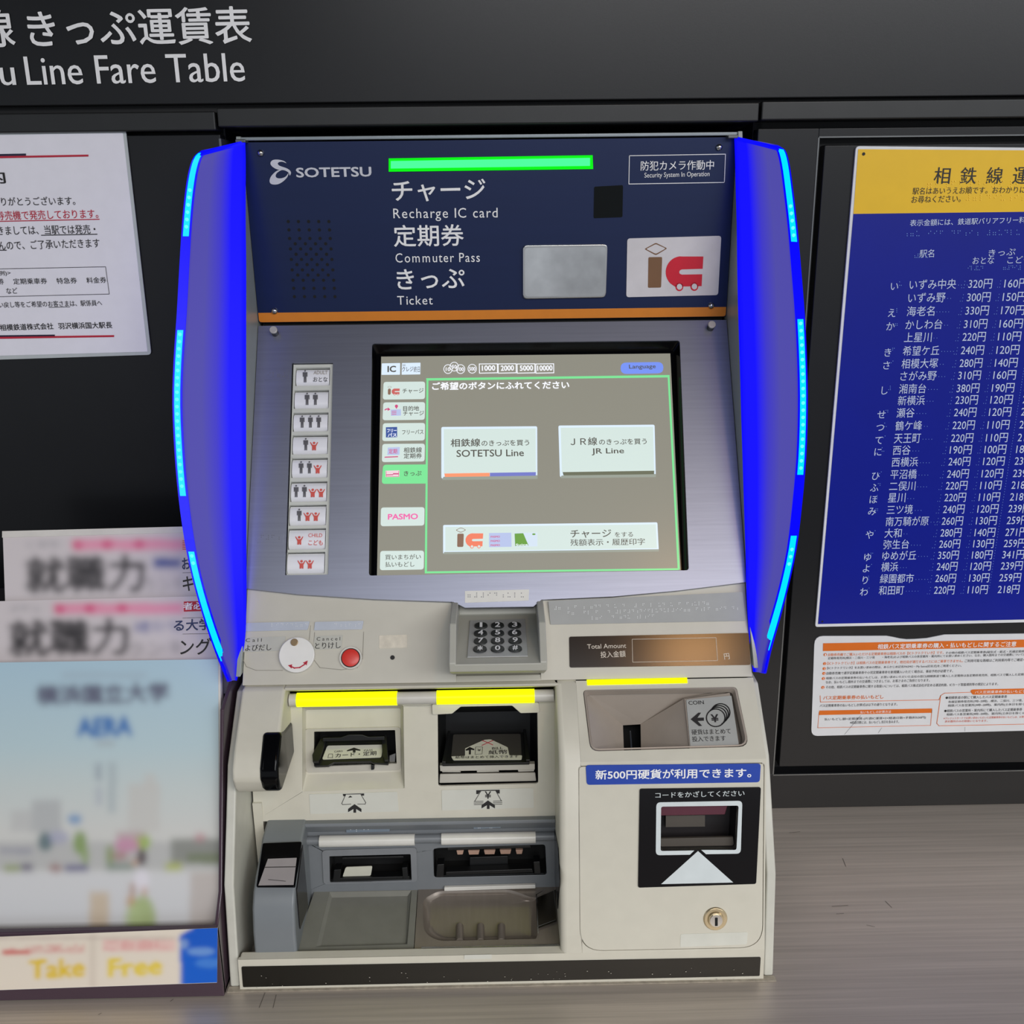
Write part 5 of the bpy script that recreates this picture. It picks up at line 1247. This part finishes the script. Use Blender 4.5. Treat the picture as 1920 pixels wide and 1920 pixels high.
MB().prism([(-.160, Zc(1445, -.16, 425)), (-.058, Zc(1400, -.058, 425)), (-.058, Zc(1393, -.058, 425)), (-.160, Zc(1438, -.16, 425))], rx, rx + .004).out('side_ridge', black_m, rk)
LP = Plane((0, ry0 - .0005, 0), (1, 0, 0), (0, 0, 1))
qL = [(-60, 1759), (408, 1740), (407, 1842), (-60, 1858)]
plate('lip_label', LP, LP.P(qL), page_m, rk, thick=.0008, lift=.0004)
raster_cover('label_print', LP, qL, 230, 60, [('bg', 'eadfce'), ('rect', -60, 1756, 330, 1762, 'c0b0a4', .5), ('rect', 4, 1781, 55, 1790, 'd8746c', .95), ('text', '大学案内', 4, 1790, 158, 1781, 13, .05, 'd8807c'), ('rect', 55, 1779, 158, 1787, 'e0a09a', .5), ('rect', 192, 1762, 330, 1784, 'ecc4bc', .8), ('text', 'ご自由に', 196, 1782, 316, 1779, 18, .03, 'e08c8c'),
    ('text', 'Take', 55, 1836, 158, 1830, 34, .06, 'e8c418'), ('text', 'Free', 205, 1832, 303, 1826, 33, .06, 'ecd03a'), ('rect', 168, 1750, 180, 1850, 'd2c4b4', .5), ('rect', 338, 1752, 420, 1850, '0a62d2', 1), ('ell', 402, 1762, 66, 26, '0a5ccc', 1), ('ell', 377, 1784, 26, 8, '7aa6e0', .8), ('ell', 392, 1806, 26, 9, '4a8ade', .8), ('ell', 345, 1770, 8, 10, '9ab8dc', .6)], 4.2, pm, rk, .0008)

# contact smudges and small marks on the counter
P = Print(Plane((0, 0, CZ), (1, 0, 0), (0, 1, 0)), .0004)
for a_ in ([(1480, 1562), (1500, 1560)], [(1580, 1610), (1586, 1625)], [(512, 1890), (518, 1866)], [(486, 1890), (497, 1862)], [(320, 1878), (325, 1874)], [(185, 1903), (190, 1900)], [(1560, 1700), (1590, 1698)], [(1568, 1714), (1582, 1713)], [(1660, 1690), (1672, 1702)], [(1625, 1735), (1640, 1738)]):
    P.line(a_, .9)
P.out('scratches', M('dark_scratch', '5a554e', .5), ctr)
# pale grime line where the machine meets the counter
MB().box((XL - .011, PD[0] - .003, CZ + .0002), (XR + .011, PD[0] + .004, CZ + .0010)).out('sealant', M('beige_sealant', 'a39a8a', .7, vary=.2, vscale=200), tm)
